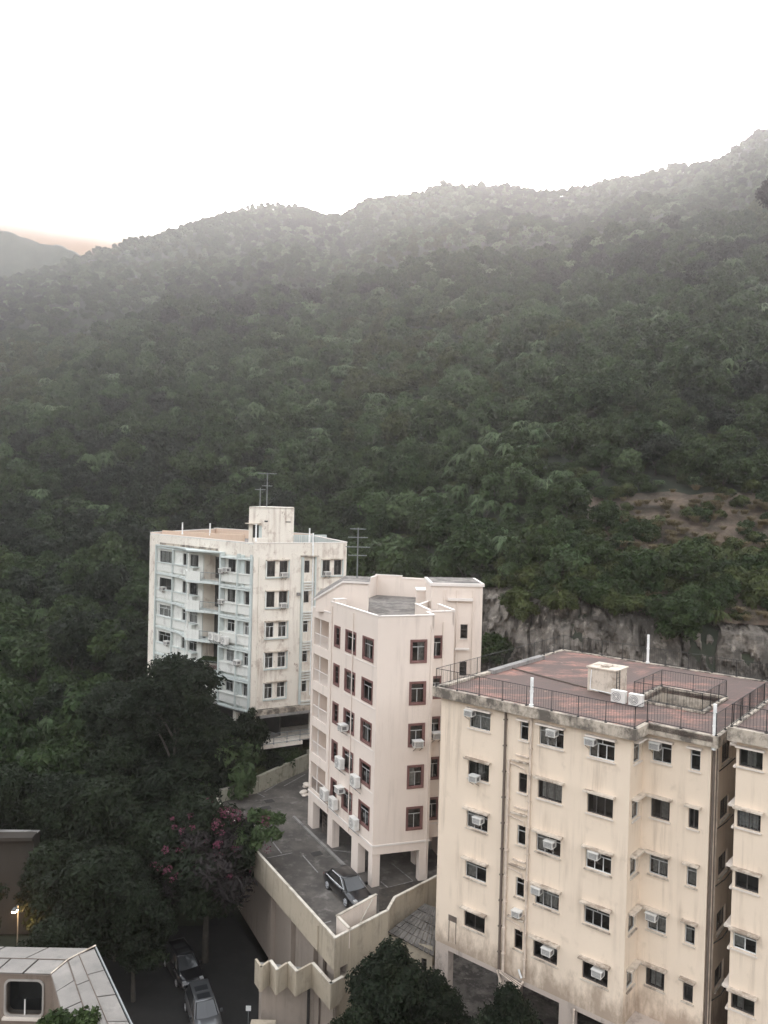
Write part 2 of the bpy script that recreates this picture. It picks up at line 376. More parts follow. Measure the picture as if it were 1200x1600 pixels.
def outdoor_unit(fr, s, z, label, sc=1, n0=0, on_wall=True):
    o = thing('condenser_unit', label, 'air conditioner', fr.p(s, n0, z), fr.a, 'outdoor condenser units'); o.scale = (sc,)*3
    def body(): b = MB(); b.box(LOC, 0, .85, .12, .45, 0, .65, 'acw'); b.box(LOC, -.01, .86, .11, .46, .651, .68, 'acw'); return b.mesh('case')
    def fan():
        b = MB(); N = 16; c = LOC.p(.32, .456, .33)
        for r0, r1 in ((0, .08), (.12, .16), (.2, .25)):
            for i in range(N):
                a0, a1 = 2*pi*i/N, 2*pi*(i+1)/N; q = lambda r, a: (c[0]+r*cos(a), c[1], c[2]+r*sin(a))
                b.quad([q(r0, a0), q(r1, a0), q(r1, a1), q(r0, a1)] if r0 else [c, q(r1, a0), q(r1, a1)], 'acw')
        return b.mesh('fan_guard')
    def disc():
        b = MB(); N = 16; c = LOC.p(.32, .452, .33)
        b.quad([(c[0]+.28*cos(2*pi*i/N), c[1], c[2]+.28*sin(2*pi*i/N)) for i in range(N)], 'acg'); return b.mesh('fan_opening')
    def br():
        b = MB()
        for s_ in (.1, .7): b.box(LOC, s_, s_+.05, 0.0, .46, -.06, -.005, 'ironl'); b.tube(LOC.p(s_+.02, .42, -.06), LOC.p(s_+.02, 0, -.45 if on_wall else -.08), .018, 'ironl')
        return b.mesh('bracket')
    mk('case', cached('oub', body), o); mk('fan_guard', cached('oug', fan), o); mk('fan_opening', cached('oud', disc), o)
    mk('bracket', cached(('our', on_wall), br), o); return o
def railing(name, label, runs, z, h, group=None, post=1.6, mat='iron', bars=.15, mesh_bars=True, r=.02, rails=(1.0, .08), bar_r=.0065):
    """runs: list of polylines [(x,y),...]"""
    base = runs[0][0]
    o = thing(name, label, 'railing', (base[0], base[1], z), 0, group)
    L = []
    pm = None
    b2 = MB()
    for run in runs:
        for (x0, y0), (x1, y1) in zip(run, run[1:]):
            ln = math.hypot(x1-x0, y1-y0); n = max(1, round(ln/post))
            for i in range(n+1):
                if pm is None:
                    b = MB(); b.tube((0, 0, 0), (0, 0, h), r, mat); b.box(LOC, -.06, .06, -.06, .06, 0, .05, mat); pm = b.mesh('post')
                t = i/n; L.append(mk('post', pm, o, (x0+(x1-x0)*t-base[0], y0+(y1-y0)*t-base[1], 0)))
            for rz in rails:
                b = MB(); b.tube((x0-base[0], y0-base[1], h*rz), (x1-base[0], y1-base[1], h*rz), r*.9, mat); b.obj('rail', o)
            if mesh_bars:
                k = int(ln/bars)
                for i in range(k):
                    t = (i+.5)/k; x, y = x0+(x1-x0)*t-base[0], y0+(y1-y0)*t-base[1]
                    b2.tube((x, y, h*rails[-1]), (x, y, h*rails[0]), bar_r, mat, 3)
    if mesh_bars: b2.obj('balusters', o, kind='stuff')
    return o
# ================================================================== CREAM BLOCK (front)
U, V = -39.5, 50.5
ORD = ['top', 'second', 'third', 'fourth', 'lowest']
HD = ('hood', .14, .34, .09); HDC = ('hood_clean', .12, .32, .08); SL = ('hood_clean', .07, .09, .07); SLD = ('hood', .07, .09, .07)
B1 = thing('apartment_block', 'cream apartment block with flat red tiled roof, fenced all round and stilted at its base', 'building', (10, 46, -32.4), world=True)
fA = Fr(3.83, 47.8, U); fR = fA.sub(11.98, 0, 90); fG = Fr(*fR.p(1.73, 0, 0)[:2], U); fS = Fr(*fG.p(3.49, 0, 0)[:2], V)
ZT, ZB = -11.9, -27.2
def heads(k): return -12.43-3*k, -13.55-3*k
def rows(cols, n=5): return [(a, c, heads(k)[1], heads(k)[0]) for k in range(n) for a, c in cols]
b = MB()
b.wall(fA, 0, 11.98, ZB, ZT, rows([(2.06, 3.52), (5.49, 6.03), (6.72, 8.2), (9.68, 11.12)]), 'cream')
b.wall(fR, 0, 1.73, ZB, ZT, rows([(.42, 1.42)]), 'cream')
b.wall(fG, 0, 3.49, ZB, ZT, rows([(.5, 1.5), (2.46, 2.97)]), 'cream')
b.wall(fS, 0, 15, -32.4, ZT, rows([(1.85, 3.4), (5.5, 7)]), 'cream')
fL = Fr(*fA.p(0, -16.6, 0)[:2], V+180); b.wall(fL, 0, 16.6, ZB, ZT, rows([(3, 4.4), (9, 10.4)], 5), 'cream')
fBk = Fr(*fA.p(15.47, -16.6, 0)[:2], U+180); b.wall(fBk, 0, 15.47, -32.4, ZT, rows([(3, 4.4), (9, 10.4)], 5), 'cream')
b.obj('wall', B1)
b = MB()   # underside of the first floor and base piers
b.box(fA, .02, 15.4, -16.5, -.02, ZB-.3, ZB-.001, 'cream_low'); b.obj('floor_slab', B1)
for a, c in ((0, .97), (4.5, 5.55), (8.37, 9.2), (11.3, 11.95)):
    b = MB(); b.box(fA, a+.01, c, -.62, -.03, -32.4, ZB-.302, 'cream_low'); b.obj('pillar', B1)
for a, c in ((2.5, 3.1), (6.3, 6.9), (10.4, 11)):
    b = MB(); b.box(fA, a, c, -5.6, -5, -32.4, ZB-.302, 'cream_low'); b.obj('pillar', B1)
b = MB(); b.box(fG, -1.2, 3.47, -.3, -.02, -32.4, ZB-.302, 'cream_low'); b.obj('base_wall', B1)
b = MB(); b.box(fA, .3, 15.3, -11.3, -11.0, -32.4, ZB-.302, 'grey'); b.obj('rear_wall', B1)
# roof slab with a light well
def ru(u, v): return fA.p(u, -v, 0)[:2]
b = MB()
wu0, wu1, wv0, wv1 = 10.0, 13.7, 5.6, 9.9
def slab(u0, u1, v0, v1, z0, z1, m, mt=None): b.prism([ru(u0, v0), ru(u1, v0), ru(u1, v1), ru(u0, v1)], z0, z1, m, mt)
E0, E1 = -.42, 15.9
zt = -11.5
for u0, u1, v0, v1 in ((E0, 12.4, -.42, 1.3), (E0, E1, 1.3, wv0), (E0, wu0, wv0, wv1), (wu1, E1, wv0, wv1), (E0, E1, wv1, 16.9)):
    slab(u0+.25, u1 if u1 < 15 and v0 > 1.4 else u1-.25 if u1 > 12 else u1, v0 if v0 > 1 else v0+.25, v1 if v1 < 16 else v1-.25, zt-.3, zt-.03, 'tile')
b.obj('roof', B1)
b = MB()   # eaves: thick mouldy edge
T = .28
for u0, u1, v0, v1 in ((E0, 12.4, -.42, -.42+T), (12.4-T, 12.4, -.42+T, 1.3), (12.4, E1, 1.3-.0, 1.3+T), (E1-T, E1, 1.3+T, 16.9-T), (E0, E1, 16.9-T, 16.9), (E0, E0+T, -.42+T, 16.9-T)):
    slab(u0, u1, v0, v1, -12.05, zt+.03, 'fascia')
slab(E0+T, 12.4-T, -.42+T, .12, -12.02, -11.82, 'fascia'); slab(12.4, E1-T, 1.3+T, 1.9, -12.02, -11.82, 'fascia')
b.obj('eaves', B1)
b = MB()   # raised kerbs on the roof
slab(E0+T+.02, E0+T+.5, 5.5, 12.6, zt-.02, zt+.22, 'grey'); slab(E0+T+.02, E0+T+.3, 0, 5.4, zt-.02, zt+.12, 'fascia')
b.obj('roof_kerb', B1); b = MB()
for a in ((wu0-.2, wu1+.2, wv0-.2, wv0), (wu0-.2, wu1+.2, wv1, wv1+.2), (wu0-.2, wu0, wv0, wv1), (wu1, wu1+.2, wv0, wv1)): slab(*a, zt-.02, zt+.1, 'fascia')
b.obj('light_well_kerb', B1)
# light well walls
b = MB()
fw = Fr(*ru(wu0, wv1), U); b.wall(fw, 0, wu1-wu0, -27.5, zt-.02, [(2.1, 3.5, -13.6, -12.7)]+[(2.1, 3.5, -13.6-3*k, -12.7-3*k) for k in (1, 2)], 'fascia')
fw2 = Fr(*ru(wu0, wv0), V); b.wall(fw2, 0, wv1-wv0, -27.5, zt-.02, [], 'fascia')
fw3 = Fr(*ru(wu1, wv1), V+180); b.wall(fw3, 0, wv1-wv0, -27.5, zt-.02, [], 'fascia')
b.obj('light_well', B1)
window(B1, fw, 2.1, 3.5, -13.6, -12.7, 'slide', 'framed', sill=SLD, hood=HD)
# windows
for k in range(5):
    zh, zs = heads(k)
    hd = HDC if k == 0 else HD
    sl = SL if k < 2 else SLD
    spec = {
     0: [('two', 'frame', (.05, .95, 'curt')), ('one', 'frame', None), ('three', 'frame', (0, .6, 'curt')), ('three', 'framew', (0, .35, 'curt')), ('two', 'frame', (0, .4, 'curt')), ('one', 'frame', None)],
     1: [('slide3', 'framed', (.4, .7, 'curt')), ('one', 'framed', None), ('slide3', 'framed', (.1, .95, 'curt')), ('slide3', 'framed', None), ('slide', 'framed', (.5, .9, 'curt')), ('slide', 'framed', None)],
     2: [('three', 'frame', (0, .5, 'curt')), ('one', 'frame', None), ('three', 'frame', (0, .4, 'curt')), ('three', 'framew', None), ('two', 'frame', (.1, .9, 'curt')), ('one', 'frame', (0, 1, 'curt'))],
     3: [('two', 'frame', (0, .45, 'curt')), ('one', 'frame', None), ('three', 'frame', (.1, .9, 'curt')), ('three', 'frame', None), ('two', 'frame', (0, 1, 'curt')), ('one', 'frame', (0, .6, 'curtw'))],
     4: [('slide', 'framed', None), ('one', 'framed', None), ('slide3', 'framed', None), ('slide', 'framed', None), ('slide', 'framed', (.2, .8, 'curt')), ('one', 'framed', None)]}[k]
    for (fr, a, c), (kd, fm_, cu) in zip(((fA, 2.06, 3.52), (fA, 5.49, 6.03), (fA, 6.72, 8.2), (fA, 9.68, 11.12), (fG, .5, 1.5), (fG, 2.46, 2.97)), spec):
        window(B1, fr, a, c, zs, zh, kd, fm_, cu, hd if a != 5.49 or k == 0 else None, sl)
    window(B1, fR, .42, 1.42, zs, zh, 'one', 'frame', (0, 1, 'curt'), hd, sl)
    window(B1, fS, 1.85, 3.4, zs, zh, 'slide3', 'framed', None, None, SLD)
    if k > 0:   # small bath-room ledges and pipes
        b = MB(); b.box(fA, 5.1, 6.12, .003, .2, zh+.62, zh+.7, 'hood'); b.box(fA, 5.3, 6.12, .003, .12, zh+.95, zh+1.02, 'pipe')
        b.path([fA.p(4.85, .08, zh+.45), fA.p(5.9, .08, zh+.3), fA.p(5.95, .08, zh+.02)], .035, 'pipe'); b.obj('waste_pipe', B1)
for s_, r_, m_, z0_, z1_ in ((4.6, .075, 'piped', -27.1, -12.1), (4.88, .08, 'pipe', -27.1, -14.8), (6.25, .07, 'pipe', -26.9, -12.1)):
    b = MB(); b.tube(fA.p(s_, r_+.03, z0_), fA.p(s_, r_+.03, z1_), r_, m_, 8)
    for z in np.arange(z0_+1, z1_, 1.5): b.box(fA, s_-r_-.02, s_+r_+.02, .005, r_*2+.05, z, z+.06, m_)
    b.obj('drain_pipe', B1)
for n_, m_ in ((.12, 'piped'), (.35, 'pipe'), (.55, 'piped'), (.8, 'pipe')):
    b = MB(); b.tube(fS.p(n_, .1, -30), fS.p(n_, .1, -12.1), .07, m_, 8); b.obj('drain_pipe', B1)
for k in range(5):
    b = MB(); z = -13.2-3*k; b.path([fS.p(1.2, .05, z-.5), fS.p(1.2, .5, z), fS.p(2.4, .5, z+.02)], .03, 'iron'); b.obj('pipe_bracket', B1)
b = MB()   # funnel-like pipe collector over the middle pillar
for i in range(6): b.path([fA.p(4.55+i*.05, .1+i*.05, -27.1), fA.p(6.2, .12+i*.06, -27.32-i*.02)], .035, 'pipe' if i % 2 else 'piped')
b.path([fA.p(4.5, .1, -27.2), fA.p(5.2, .2, -28.6), fA.p(5.2, .2, -32)], .07, 'pipe'); b.path([fA.p(6.2, .1, -27.2), fA.p(5.45, .2, -28.3), fA.p(5.45, .2, -32)], .07, 'pipe')
b.path([fA.p(5.9, .12, -26.6), fA.p(6.1, .12, -27.0)], .06, 'pipew'); b.obj('pipe_collector', B1)
b = MB(); b.path([fA.p(9.3, .08, -27.4), fA.p(9.3, .08, -32)], .06, 'pipe'); b.obj('drain_pipe', B1)
b = MB(); b.box(fA, .95, 1.55, .003, .02, -25.6, -25.25, 'piped'); b.obj('vent_opening', B1)
b = MB(); b.path([fA.p(1, -.01, -26.9), fA.p(1, .0, -25.6)], .03, 'piped'); b.path([fA.p(1.5, -.01, -26.9), fA.p(1.5, .0, -25.6)], .025, 'piped'); b.obj('rust_pipe', B1)
# roof things
b = MB(); b.path([(*ru(-.1, 8.0), zt+.03), (*ru(6.6, 6.3), zt+.03), (*ru(8.4, 5.6), zt+.03)], .05, 'piped'); b.obj('roof_pipe', B1)
def vent_pipe(x, y, z0, z1, label, r=.09, mat='pipew'):
    o = thing('vent_pipe', label, 'vent pipe', (x, y, z0), 0, 'white vent pipes')
    b = MB(); b.tube((0, 0, 0), (0, 0, z1-z0), r, mat, 10); b.obj('pipe', o, smooth=False)
    b = MB(); b.tube((0, 0, 0), (0, 0, .12), r*1.5, mat, 10); b.tube((0, 0, (z1-z0)*.5), (0, 0, (z1-z0)*.5+.08), r*1.2, mat, 10); b.obj('collar', o)
    return o
p = ru(6.28, -.2); vent_pipe(p[0], p[1], zt+.03, -9.85, 'white vent pipe standing on the front eave of the cream block')
p = ru(6.5, 16.6); vent_pipe(p[0], p[1], zt+.03, -9.4, 'white vent pipe on the far edge of the red roof, above the water tank')
p = ru(15.65, 1.5); vent_pipe(p[0], p[1], -12.2, -9.9, 'white vent pipe at the right front corner of the cream block')
tk = thing('water_tank', 'stained cream concrete water tank block on the red tiled roof', 'water tank', (*ru(6.8, 5.9), zt), rad(U))
fT = Fr(0, 0, 0)
b = MB(); b.box(fT, 0, 1.8, -1.7, 0, -.02, 1.4, 'hood'); b.obj('body', tk)
b = MB(); b.box(fT, -.08, 1.88, -1.78, .08, 1.402, 1.48, 'hood'); b.box(fT, .6, 1.15, -1.1, -.5, 1.482, 1.55, 'hood'); b.obj('lid', tk)
b = MB(); b.path([(0.25, -.03, 1.3), (.2, -.06, .1), (1.9, -.06, .05)], .03, 'pipew'); b.obj('pipe', tk)
b = MB(); b.path([(1.9, -.1, 0), (1.9, -.1, 1.45)], .025, 'iron'); b.path([(1.9, .35, 0), (1.9, .35, 1.45)], .025, 'iron')
for i in range(5): b.tube((1.9, -.1, .2+i*.28), (1.9, .35, .2+i*.28), .015, 'iron', 4)
b.obj('ladder', tk)
p = ru(9.0, 4.75); f_ = Fr(p[0], p[1], U); outdoor_unit(f_, 0, zt, 'white condenser unit beside the roof water tank, left of the pair', 1.0, 0, False)
outdoor_unit(f_, 1.05, zt, 'white condenser unit next to the light well, right of the pair', .95, 0, False)
i_ = .3
r1 = [ru(E0+.15, -.25), ru(12.25, -.25), ru(12.25, 1.45), ru(15.75, 1.45), ru(15.75, 16.75)]
r2 = [ru(15.75, 16.75), ru(E0+.15, 16.75), ru(E0+.15, -.25)]
railing('roof_railing', 'dark iron railing around the red roof of the big cream block', [r1, r2], zt+.03, 1.12, 'iron roof railings')
railing('roof_railing', 'dark iron railing around the roof light well of the cream block', [[ru(wu0-.1, wv0-.1), ru(wu1+.1, wv0-.1), ru(wu1+.1, wv1+.1), ru(wu0-.1, wv1+.1), ru(wu0-.1, wv0-.1)]], zt+.1, 1.0, 'iron roof railings')
CW = 'air conditioner of the cream block, '
for fr, s, k, dz, lab in ((fA, 1.95, 0, .75, 'by the top left window with pale curtains'), (fA, 7.35, 0, .7, 'in the top window beside the white vent pipe'), (fA, 9.6, 0, .72, 'top window left of wall step'), (fG, .45, 0, .72, 'top window right of wall step'),
                    (fA, 2.4, 1, -.05, 'big, bracketed, under second-row left window'), (fA, 2.75, 2, .55, 'at the third-row left window'), (fA, 7.4, 2, .55, 'third row, middle window'), (fA, 10.0, 2, .75, 'third row, above the window left of the wall step'),
                    (fA, 6.7, 3, .75, 'fourth row, middle window'), (fG, .55, 3, .7, 'fourth row, right of wall step'), (fA, 7.45, 4, .6, 'lowest row, middle window'), (fA, 10.4, 4, .6, 'lowest row, left of the wall step')):
    window_ac(fr, s, heads(k)[1]+dz, (CW+lab).replace('top left window with','top left window with'), scale=.92)
window_ac(fA, 5.5, heads(3)[1]-1.0, 'boxy air conditioner between drain pipes low on the cream block', scale=.85)
# ================================================================== SECOND CREAM BLOCK (right edge)
B2 = thing('apartment_block', 'cream apartment block cut off by the right edge of the photo, roof edge mouldy', 'building', (22, 40, -32.4), world=True)
f2 = Fr(17.4, 38.3, U); f2 = f2.sub(.26, 0)
H2 = lambda k: (-11.74-3*k, -12.66-3*k)
b = MB()
b.wall(f2, 0, 9, -32.4, -11.1, [(.12, 1.2, H2(k)[1], H2(k)[0]) for k in range(6)]+[(4, 5.4, H2(k)[1], H2(k)[0]) for k in range(6)], 'cream')
f2l = Fr(*f2.p(0, -15, 0)[:2], V+180); b.wall(f2l, 0, 15, -32.4, -11.1, [(9, 10.2, H2(k)[1], H2(k)[0]) for k in range(6)], 'cream')
f2r = Fr(*f2.p(9, 0, 0)[:2], V); b.wall(f2r, 0, 15, -32.4, -11.1, [], 'cream')
b.wall(Fr(*f2.p(9, -15, 0)[:2], U+180), 0, 9, -32.4, -11.1, [], 'cream'); b.obj('wall', B2)
g2 = lambda u, v: f2.p(u, -v, 0)[:2]
b = MB(); b.prism([g2(-.1, -.15), g2(9.1, -.15), g2(9.1, 15.1), g2(-.1, 15.1)], -11.1, -10.83, 'tile'); b.obj('roof', B2)
b = MB()
for u0, u1, v0, v1 in ((-.35, 9.4, -.42, -.16), (-.35, -.11, -.16, 15.4)): b.prism([g2(u0, v0), g2(u1, v0), g2(u1, v1), g2(u0, v1)], -11.4, -10.75, 'fascia')
b.obj('eaves', B2)
for k in range(6):
    kd, fm_, cu = [('slide', 'framed', (.3, .7, 'curt')), ('slide', 'framed', (0, .9, 'curt')), ('slide', 'framed', None), ('two', 'framew', (0, .5, 'curtw')), ('slide', 'framed', (.2, .5, 'curt')), ('two', 'frame', None)][k]
    window(B2, f2, .12, 1.2, H2(k)[1], H2(k)[0], kd, fm_, cu, HDC if k == 0 else HD, SL, grille=(k == 1))
    b = MB(); b.box(f2, -.3, .0, -1.2, .1, H2(k)[0]+.03, H2(k)[0]+.13, 'hood_clean'); b.box(f2, -.12, .0, -1.2, .08, H2(k)[1]-.12, H2(k)[1]-.02, 'hood_clean'); b.obj('side_ledge', B2)
b = MB(); b.tube(f2.p(-.12, -1.5, -31), f2.p(-.12, -1.5, -11.4), .08, 'piped', 8); b.obj('drain_pipe', B2)
railing('roof_railing', 'dark iron railing on the roof of the cut-off cream block', [[g2(9.2, -.25), g2(-.2, -.25), g2(-.2, 15.2)]], -10.75, 1.12, 'iron roof railings')
p = g2(.6, 6.5)
# ================================================================== PINK BLOCK
B3 = thing('apartment_block', 'pale pink apartment block with maroon window surrounds standing on stilts over a car park', 'building', (0, 62, -27.5), world=True)
K = (-.21, 54.66); PL = Fr(K[0], K[1], -62).sub(-11.8, 0)   # s from left end, 0..11.8
PR = Fr(K[0], K[1], 17); D_ = 11.8
fW2 = PR.sub(4.22, -1.35)                                    # recessed wing
ph = lambda k: (-10.1-3*k, -11.6-3*k)
lines = []
b = MB()
cols = [(D_-7.2, D_-6.3), (D_-5.15, D_-3.5), (D_-2.22, D_-.66)]
b.wall(PL, 3.75, D_, -24.9, -8.35, [(a, c, *ph(k)[::-1]) for k in range(5) for a, c in cols], 'pink')
lg = [(.4, 3.4, -12.25-3*k, -10.0-3*k, 1.5) for k in range(5)]
b.wall(PL, 0, 3.75, -24.9, -9.25, lg, 'pink', back='pink')
b.wall(PR, 0, 4.22, -24.5, -8.35, [(2.52, 3.6, *ph(k)[::-1]) for k in range(5)], 'pink')
b.wall(PR.sub(4.22, 0, 90), 0, 1.35, -24.5, -8.35, [], 'pink')
b.wall(fW2, 0, 2.1, -24.5, -8.35, [(.3, 1.15, *ph(k)[::-1]) for k in range(5)], 'pink')
b.wall(fW2.sub(2.1, 0, 90), 0, 3.4, -27.5, -8.35, [], 'pink')
Lx, Ly = PL.x, PL.y
fB = Fr(-4.6, 68.4, 0)
def seg(p, q): a = math.degrees(math.atan2(q[1]-p[1], q[0]-p[0])); return Fr(p[0], p[1], a), math.hypot(q[0]-p[0], q[1]-p[1])
for p, q, z0, z1 in (((-4.9, 68.8), (Lx, Ly), -27.5, -9.25), ((-1.9, 70.5), (-4.9, 68.8), -27.5, -8.7), ((-.6, 75), (-1.9, 70.5), -27.5, -7.45), ((4.4, 73.6), (-.6, 75), -27.5, -7.45), ((4.2, 67), (4.4, 73.6), -27.5, -7.45)):
    f_, l_ = seg(p, q); b.wall(f_, 0, l_, z0, z1, [], 'pink')
b.obj('wall', B3)
TW = Fr(3.98, 62.4, 3)
b = MB(); b.wall(TW, 0, 4.12, -27.5, -6.9, [(2.4, 2.98, -11.1-3*k, -9.95-3*k) for k in range(5)], 'pink'); b.wall(TW.sub(4.12, 0, 90), 0, 4.6, -27.5, -6.9, [], 'pink')
b.wall(Fr(*TW.p(0, -4.6, 0)[:2], -87), 0, 4.6, -27.5, -6.9, [], 'pink'); b.wall(Fr(*TW.p(4.12, -4.6, 0)[:2], 183), 0, 4.12, -27.5, -6.9, [], 'pink')
b.obj('lift_tower', B3)
b = MB(); b.box(TW, -.12, 4.24, -4.7, .12, -6.9, -6.66, 'pinkcap'); b.obj('tower_cap', B3)
b = MB(); b.box(TW, .12, 4.0, -4.5, -.12, -6.659, -6.64, 'groof'); b.obj('tower_roof', B3)
b = MB()
for s_ in (1.05, 2.05, 3.35): b.tube(TW.p(s_, .09, -27), TW.p(s_, .09, -7.2), .05, 'pink', 6)
b.box(TW, 1.95, 3.1, .005, .25, -12.0, -11.85, 'pinkcap'); b.box(TW, 1.3, 3.3, .005, .3, -8.05, -7.85, 'pinkcap'); b.obj('tower_trim', B3)
for k in range(5): window(B3, TW, 2.4, 2.98, -11.1-3*k, -9.95-3*k, 'louver', 'framed', None, None, ('pinkcap', .05, .08, .06))
# roof floor and parapets
rp = [(K[0], K[1]), PR.p(4.22, 0, 0)[:2], PR.p(4.22, -1.35, 0)[:2], fW2.p(2.1, 0, 0)[:2], fW2.p(2.1, -3.0, 0)[:2], (4.2, 62.4), (4.2, 67), (4.4, 73.6), (-.6, 75), (-1.9, 70.5), (-4.9, 68.8), (Lx, Ly)]
b = MB(); b.prism([(x*.995+.0, y+.02) for x, y in rp], -9.5, -9.28, 'groof'); b.obj('roof', B3)
def para(p, q, z0, z1, t=.16, cap='pinkcap', name='parapet', par=B3, face='pink', ct=.07, left=True):
    f_, l_ = seg(p, q)
    b = MB(); b.box(f_, .0, l_, -t, -.012, z0, z1-ct, face); o = b.obj(name, par)
    b = MB(); b.box(f_, -.03, l_+.03, -t-.04, .035, z1-ct, z1, cap); b.obj('coping', o)
    return o
pt = lambda f_, s, n=0: f_.p(s, n, 0)[:2]
para(pt(PL, 3.7), K, -9.28, -8.25); para(pt(PL, .02), pt(PL, 3.6), -9.6, -9.18)
para(K, pt(PR, 4.22), -9.28, -8.25); para(pt(fW2, .0), pt(fW2, 2.1), -9.28, -8.2); para(pt(PR.sub(4.22, 0), 0), pt(PR, 4.22, -1.35), -9.28, -8.22)
para(pt(fW2, 2.1), pt(fW2, 2.1, -3.2), -9.28, -8.1); para((-.6, 75), (-1.9, 70.5), -9.28, -7.4); para((1.9, 74.3), (-.6, 75), -9.28, -7.3, .2); para((4.4, 73.6), (1.9, 74.3), -9.28, -7.5, .2)
para(pt(PL, 3.9, -1.0), pt(PL, 3.9, -.05), -9.28, -8.0, .5)
para((2.9, 60.6), (3.9, 63.2), -9.28, -8.2); para((2.6, 60.7), pt(fW2, .1, -.2), -9.28, -8.1)
b = MB(); b.box(Fr(3.0, 67, 0), 0, 1.0, -2, 0, -9.28, -7.9, 'pink'); b.box(Fr(3.0, 67, 0), -.06, 1.06, -2.1, .08, -7.9, -7.78, 'pinkcap'); b.obj('roof_hatch', B3)
b = MB()   # stair head with one sloping side
x0, x1, x2, y0, y1 = -5.35, -3.15, -1.1, 62.2, 66.0
prof = [(x0, -9.3), (x2, -9.3), (x2, -6.85), (x1, -6.85), (x0, -8.3)]
n_ = len(prof)
for yy in (y0, y1):
    pts = [(x, yy+(.9*(x2-x)/4.2 if yy == y0 else 1.2*(x2-x)/4.2), z) for x, z in prof]; b.quad(pts if yy == y0 else pts[::-1], 'pink')
A_ = b.v[:n_]; B_ = b.v[n_:][::-1]
for i in range(n_): j = (i+1) % n_; b.quad([A_[j], A_[i], B_[i], B_[j]], 'pink')
b.obj('stair_house', B3)
b = MB()
for (xa, za), (xb, zb) in (((x2+.12, -6.85), (x1, -6.85)), ((x1, -6.85), (x0-.15, -8.4))):
    ya, yb = y0-.15+.9*(x2-xa)/4.2, y0-.15+.9*(x2-xb)/4.2; yc, yd = y1+.15+1.2*(x2-xa)/4.2, y1+.15+1.2*(x2-xb)/4.2
    lo = [(xb, yb, zb+.004), (xa, ya, za+.004), (xa, yc, za+.004), (xb, yd, zb+.004)]; hi = [(x, y, z+.16) for x, y, z in lo]
    b.quad(hi, 'groof')
    for i in range(4): j = (i+1) % 4; b.quad([lo[i], lo[j], hi[j], hi[i]], 'pinkcap')
b.obj('stair_roof', B3)
b = MB(); b.box(PL, -.02, D_+.04, .003, .06, -24.62, -24.5, 'pinkcap'); b.box(PR, -.0, 4.26, .003, .06, -24.62, -24.5, 'pinkcap'); b.box(fW2, 0, 2.1, .003, .05, -24.0, -23.9, 'pinkcap'); b.obj('string_course', B3)
for k in range(5):
    for f_, l0, l1 in ((PL, 5.1, 11.9),):
        if k < 4: b = MB(); b.box(f_, D_-5.3, D_-.2, .003, .035, ph(k)[1]-.33, ph(k)[1]-.27, 'pinkcap'); b.obj('string_course', B3)
b = MB()
for s_ in (4.05, 7.9): b.tube(PL.p(s_, .06, -25), PL.p(s_, .06, -8.6), .045, 'pink', 6)
for s_ in (.45,): b.tube(fW2.p(s_+.75, .06, -24.5), fW2.p(s_+.75, .06, -9), .04, 'pink', 6)
b.tube(PR.p(4.0, .06, -27), PR.p(4.0, .06, -9), .045, 'pink', 6); b.obj('drain_pipe', B3)
# stilts and beams
b = MB(); b.box(PL, 0, D_, -.5, -.004, -25.2, -24.62, 'pink'); b.box(PR, 0.02, 4.2, -.5, -.004, -25.2, -24.52, 'pink'); b.box(fW2, 0, 2.1, -.4, -.004, -25.0, -24.5, 'pink')
b.box(PR, .3, 4.1, -9.0, -.55, -24.9, -24.62, 'conc_in'); b.box(PR, .3, 6.0, -16.0, -9.0, -24.9, -24.62, 'conc_in')
b.prism([(Lx+.3, Ly-.2), (K[0], K[1]+.5), (2.5, 70), (-.6, 74.5), (-4.5, 68.5)], -24.95, -24.65, 'conc_in'); b.obj('beam', B3)
for f_, a, c in ((PL, 0, 1.05), (PL, 4.0, 4.95), (PL, D_-3.4, D_-2.3), (PL, D_-.62, D_), (PR, 3.52, 4.2), (PL.sub(0, -4.5), 5.5, 6.1), (PL.sub(0, -4.5), 9.5, 10.1), (PL.sub(0, -7), 2, 2.6), (PR.sub(0, -6), 2.9, 3.5), (fW2, 1.5, 2.08)):
    b = MB(); b.box(f_, a+.005, c-.005, -.62, -.008, -27.5, -25.2 if f_ in (PL, PR) else -24.9, 'pink'); b.obj('pillar', B3)
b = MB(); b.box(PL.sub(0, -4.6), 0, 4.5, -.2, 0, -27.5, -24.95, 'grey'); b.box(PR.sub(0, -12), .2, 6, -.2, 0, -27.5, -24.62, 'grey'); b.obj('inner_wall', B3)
b = MB()
for i in range(6): b.tube(PL.p(2.2+i*.01, -.4, -27.2+i*.3), PL.p(3.2, -.4, -27.2+i*.3), .02, 'piped', 4)
b.tube(PL.p(2.2, -.4, -27.4), PL.p(2.2, -.4, -25.4), .025, 'piped', 4); b.tube(PL.p(3.2, -.4, -27.4), PL.p(3.2, -.4, -25.4), .025, 'piped', 4); b.obj('gate', B3)
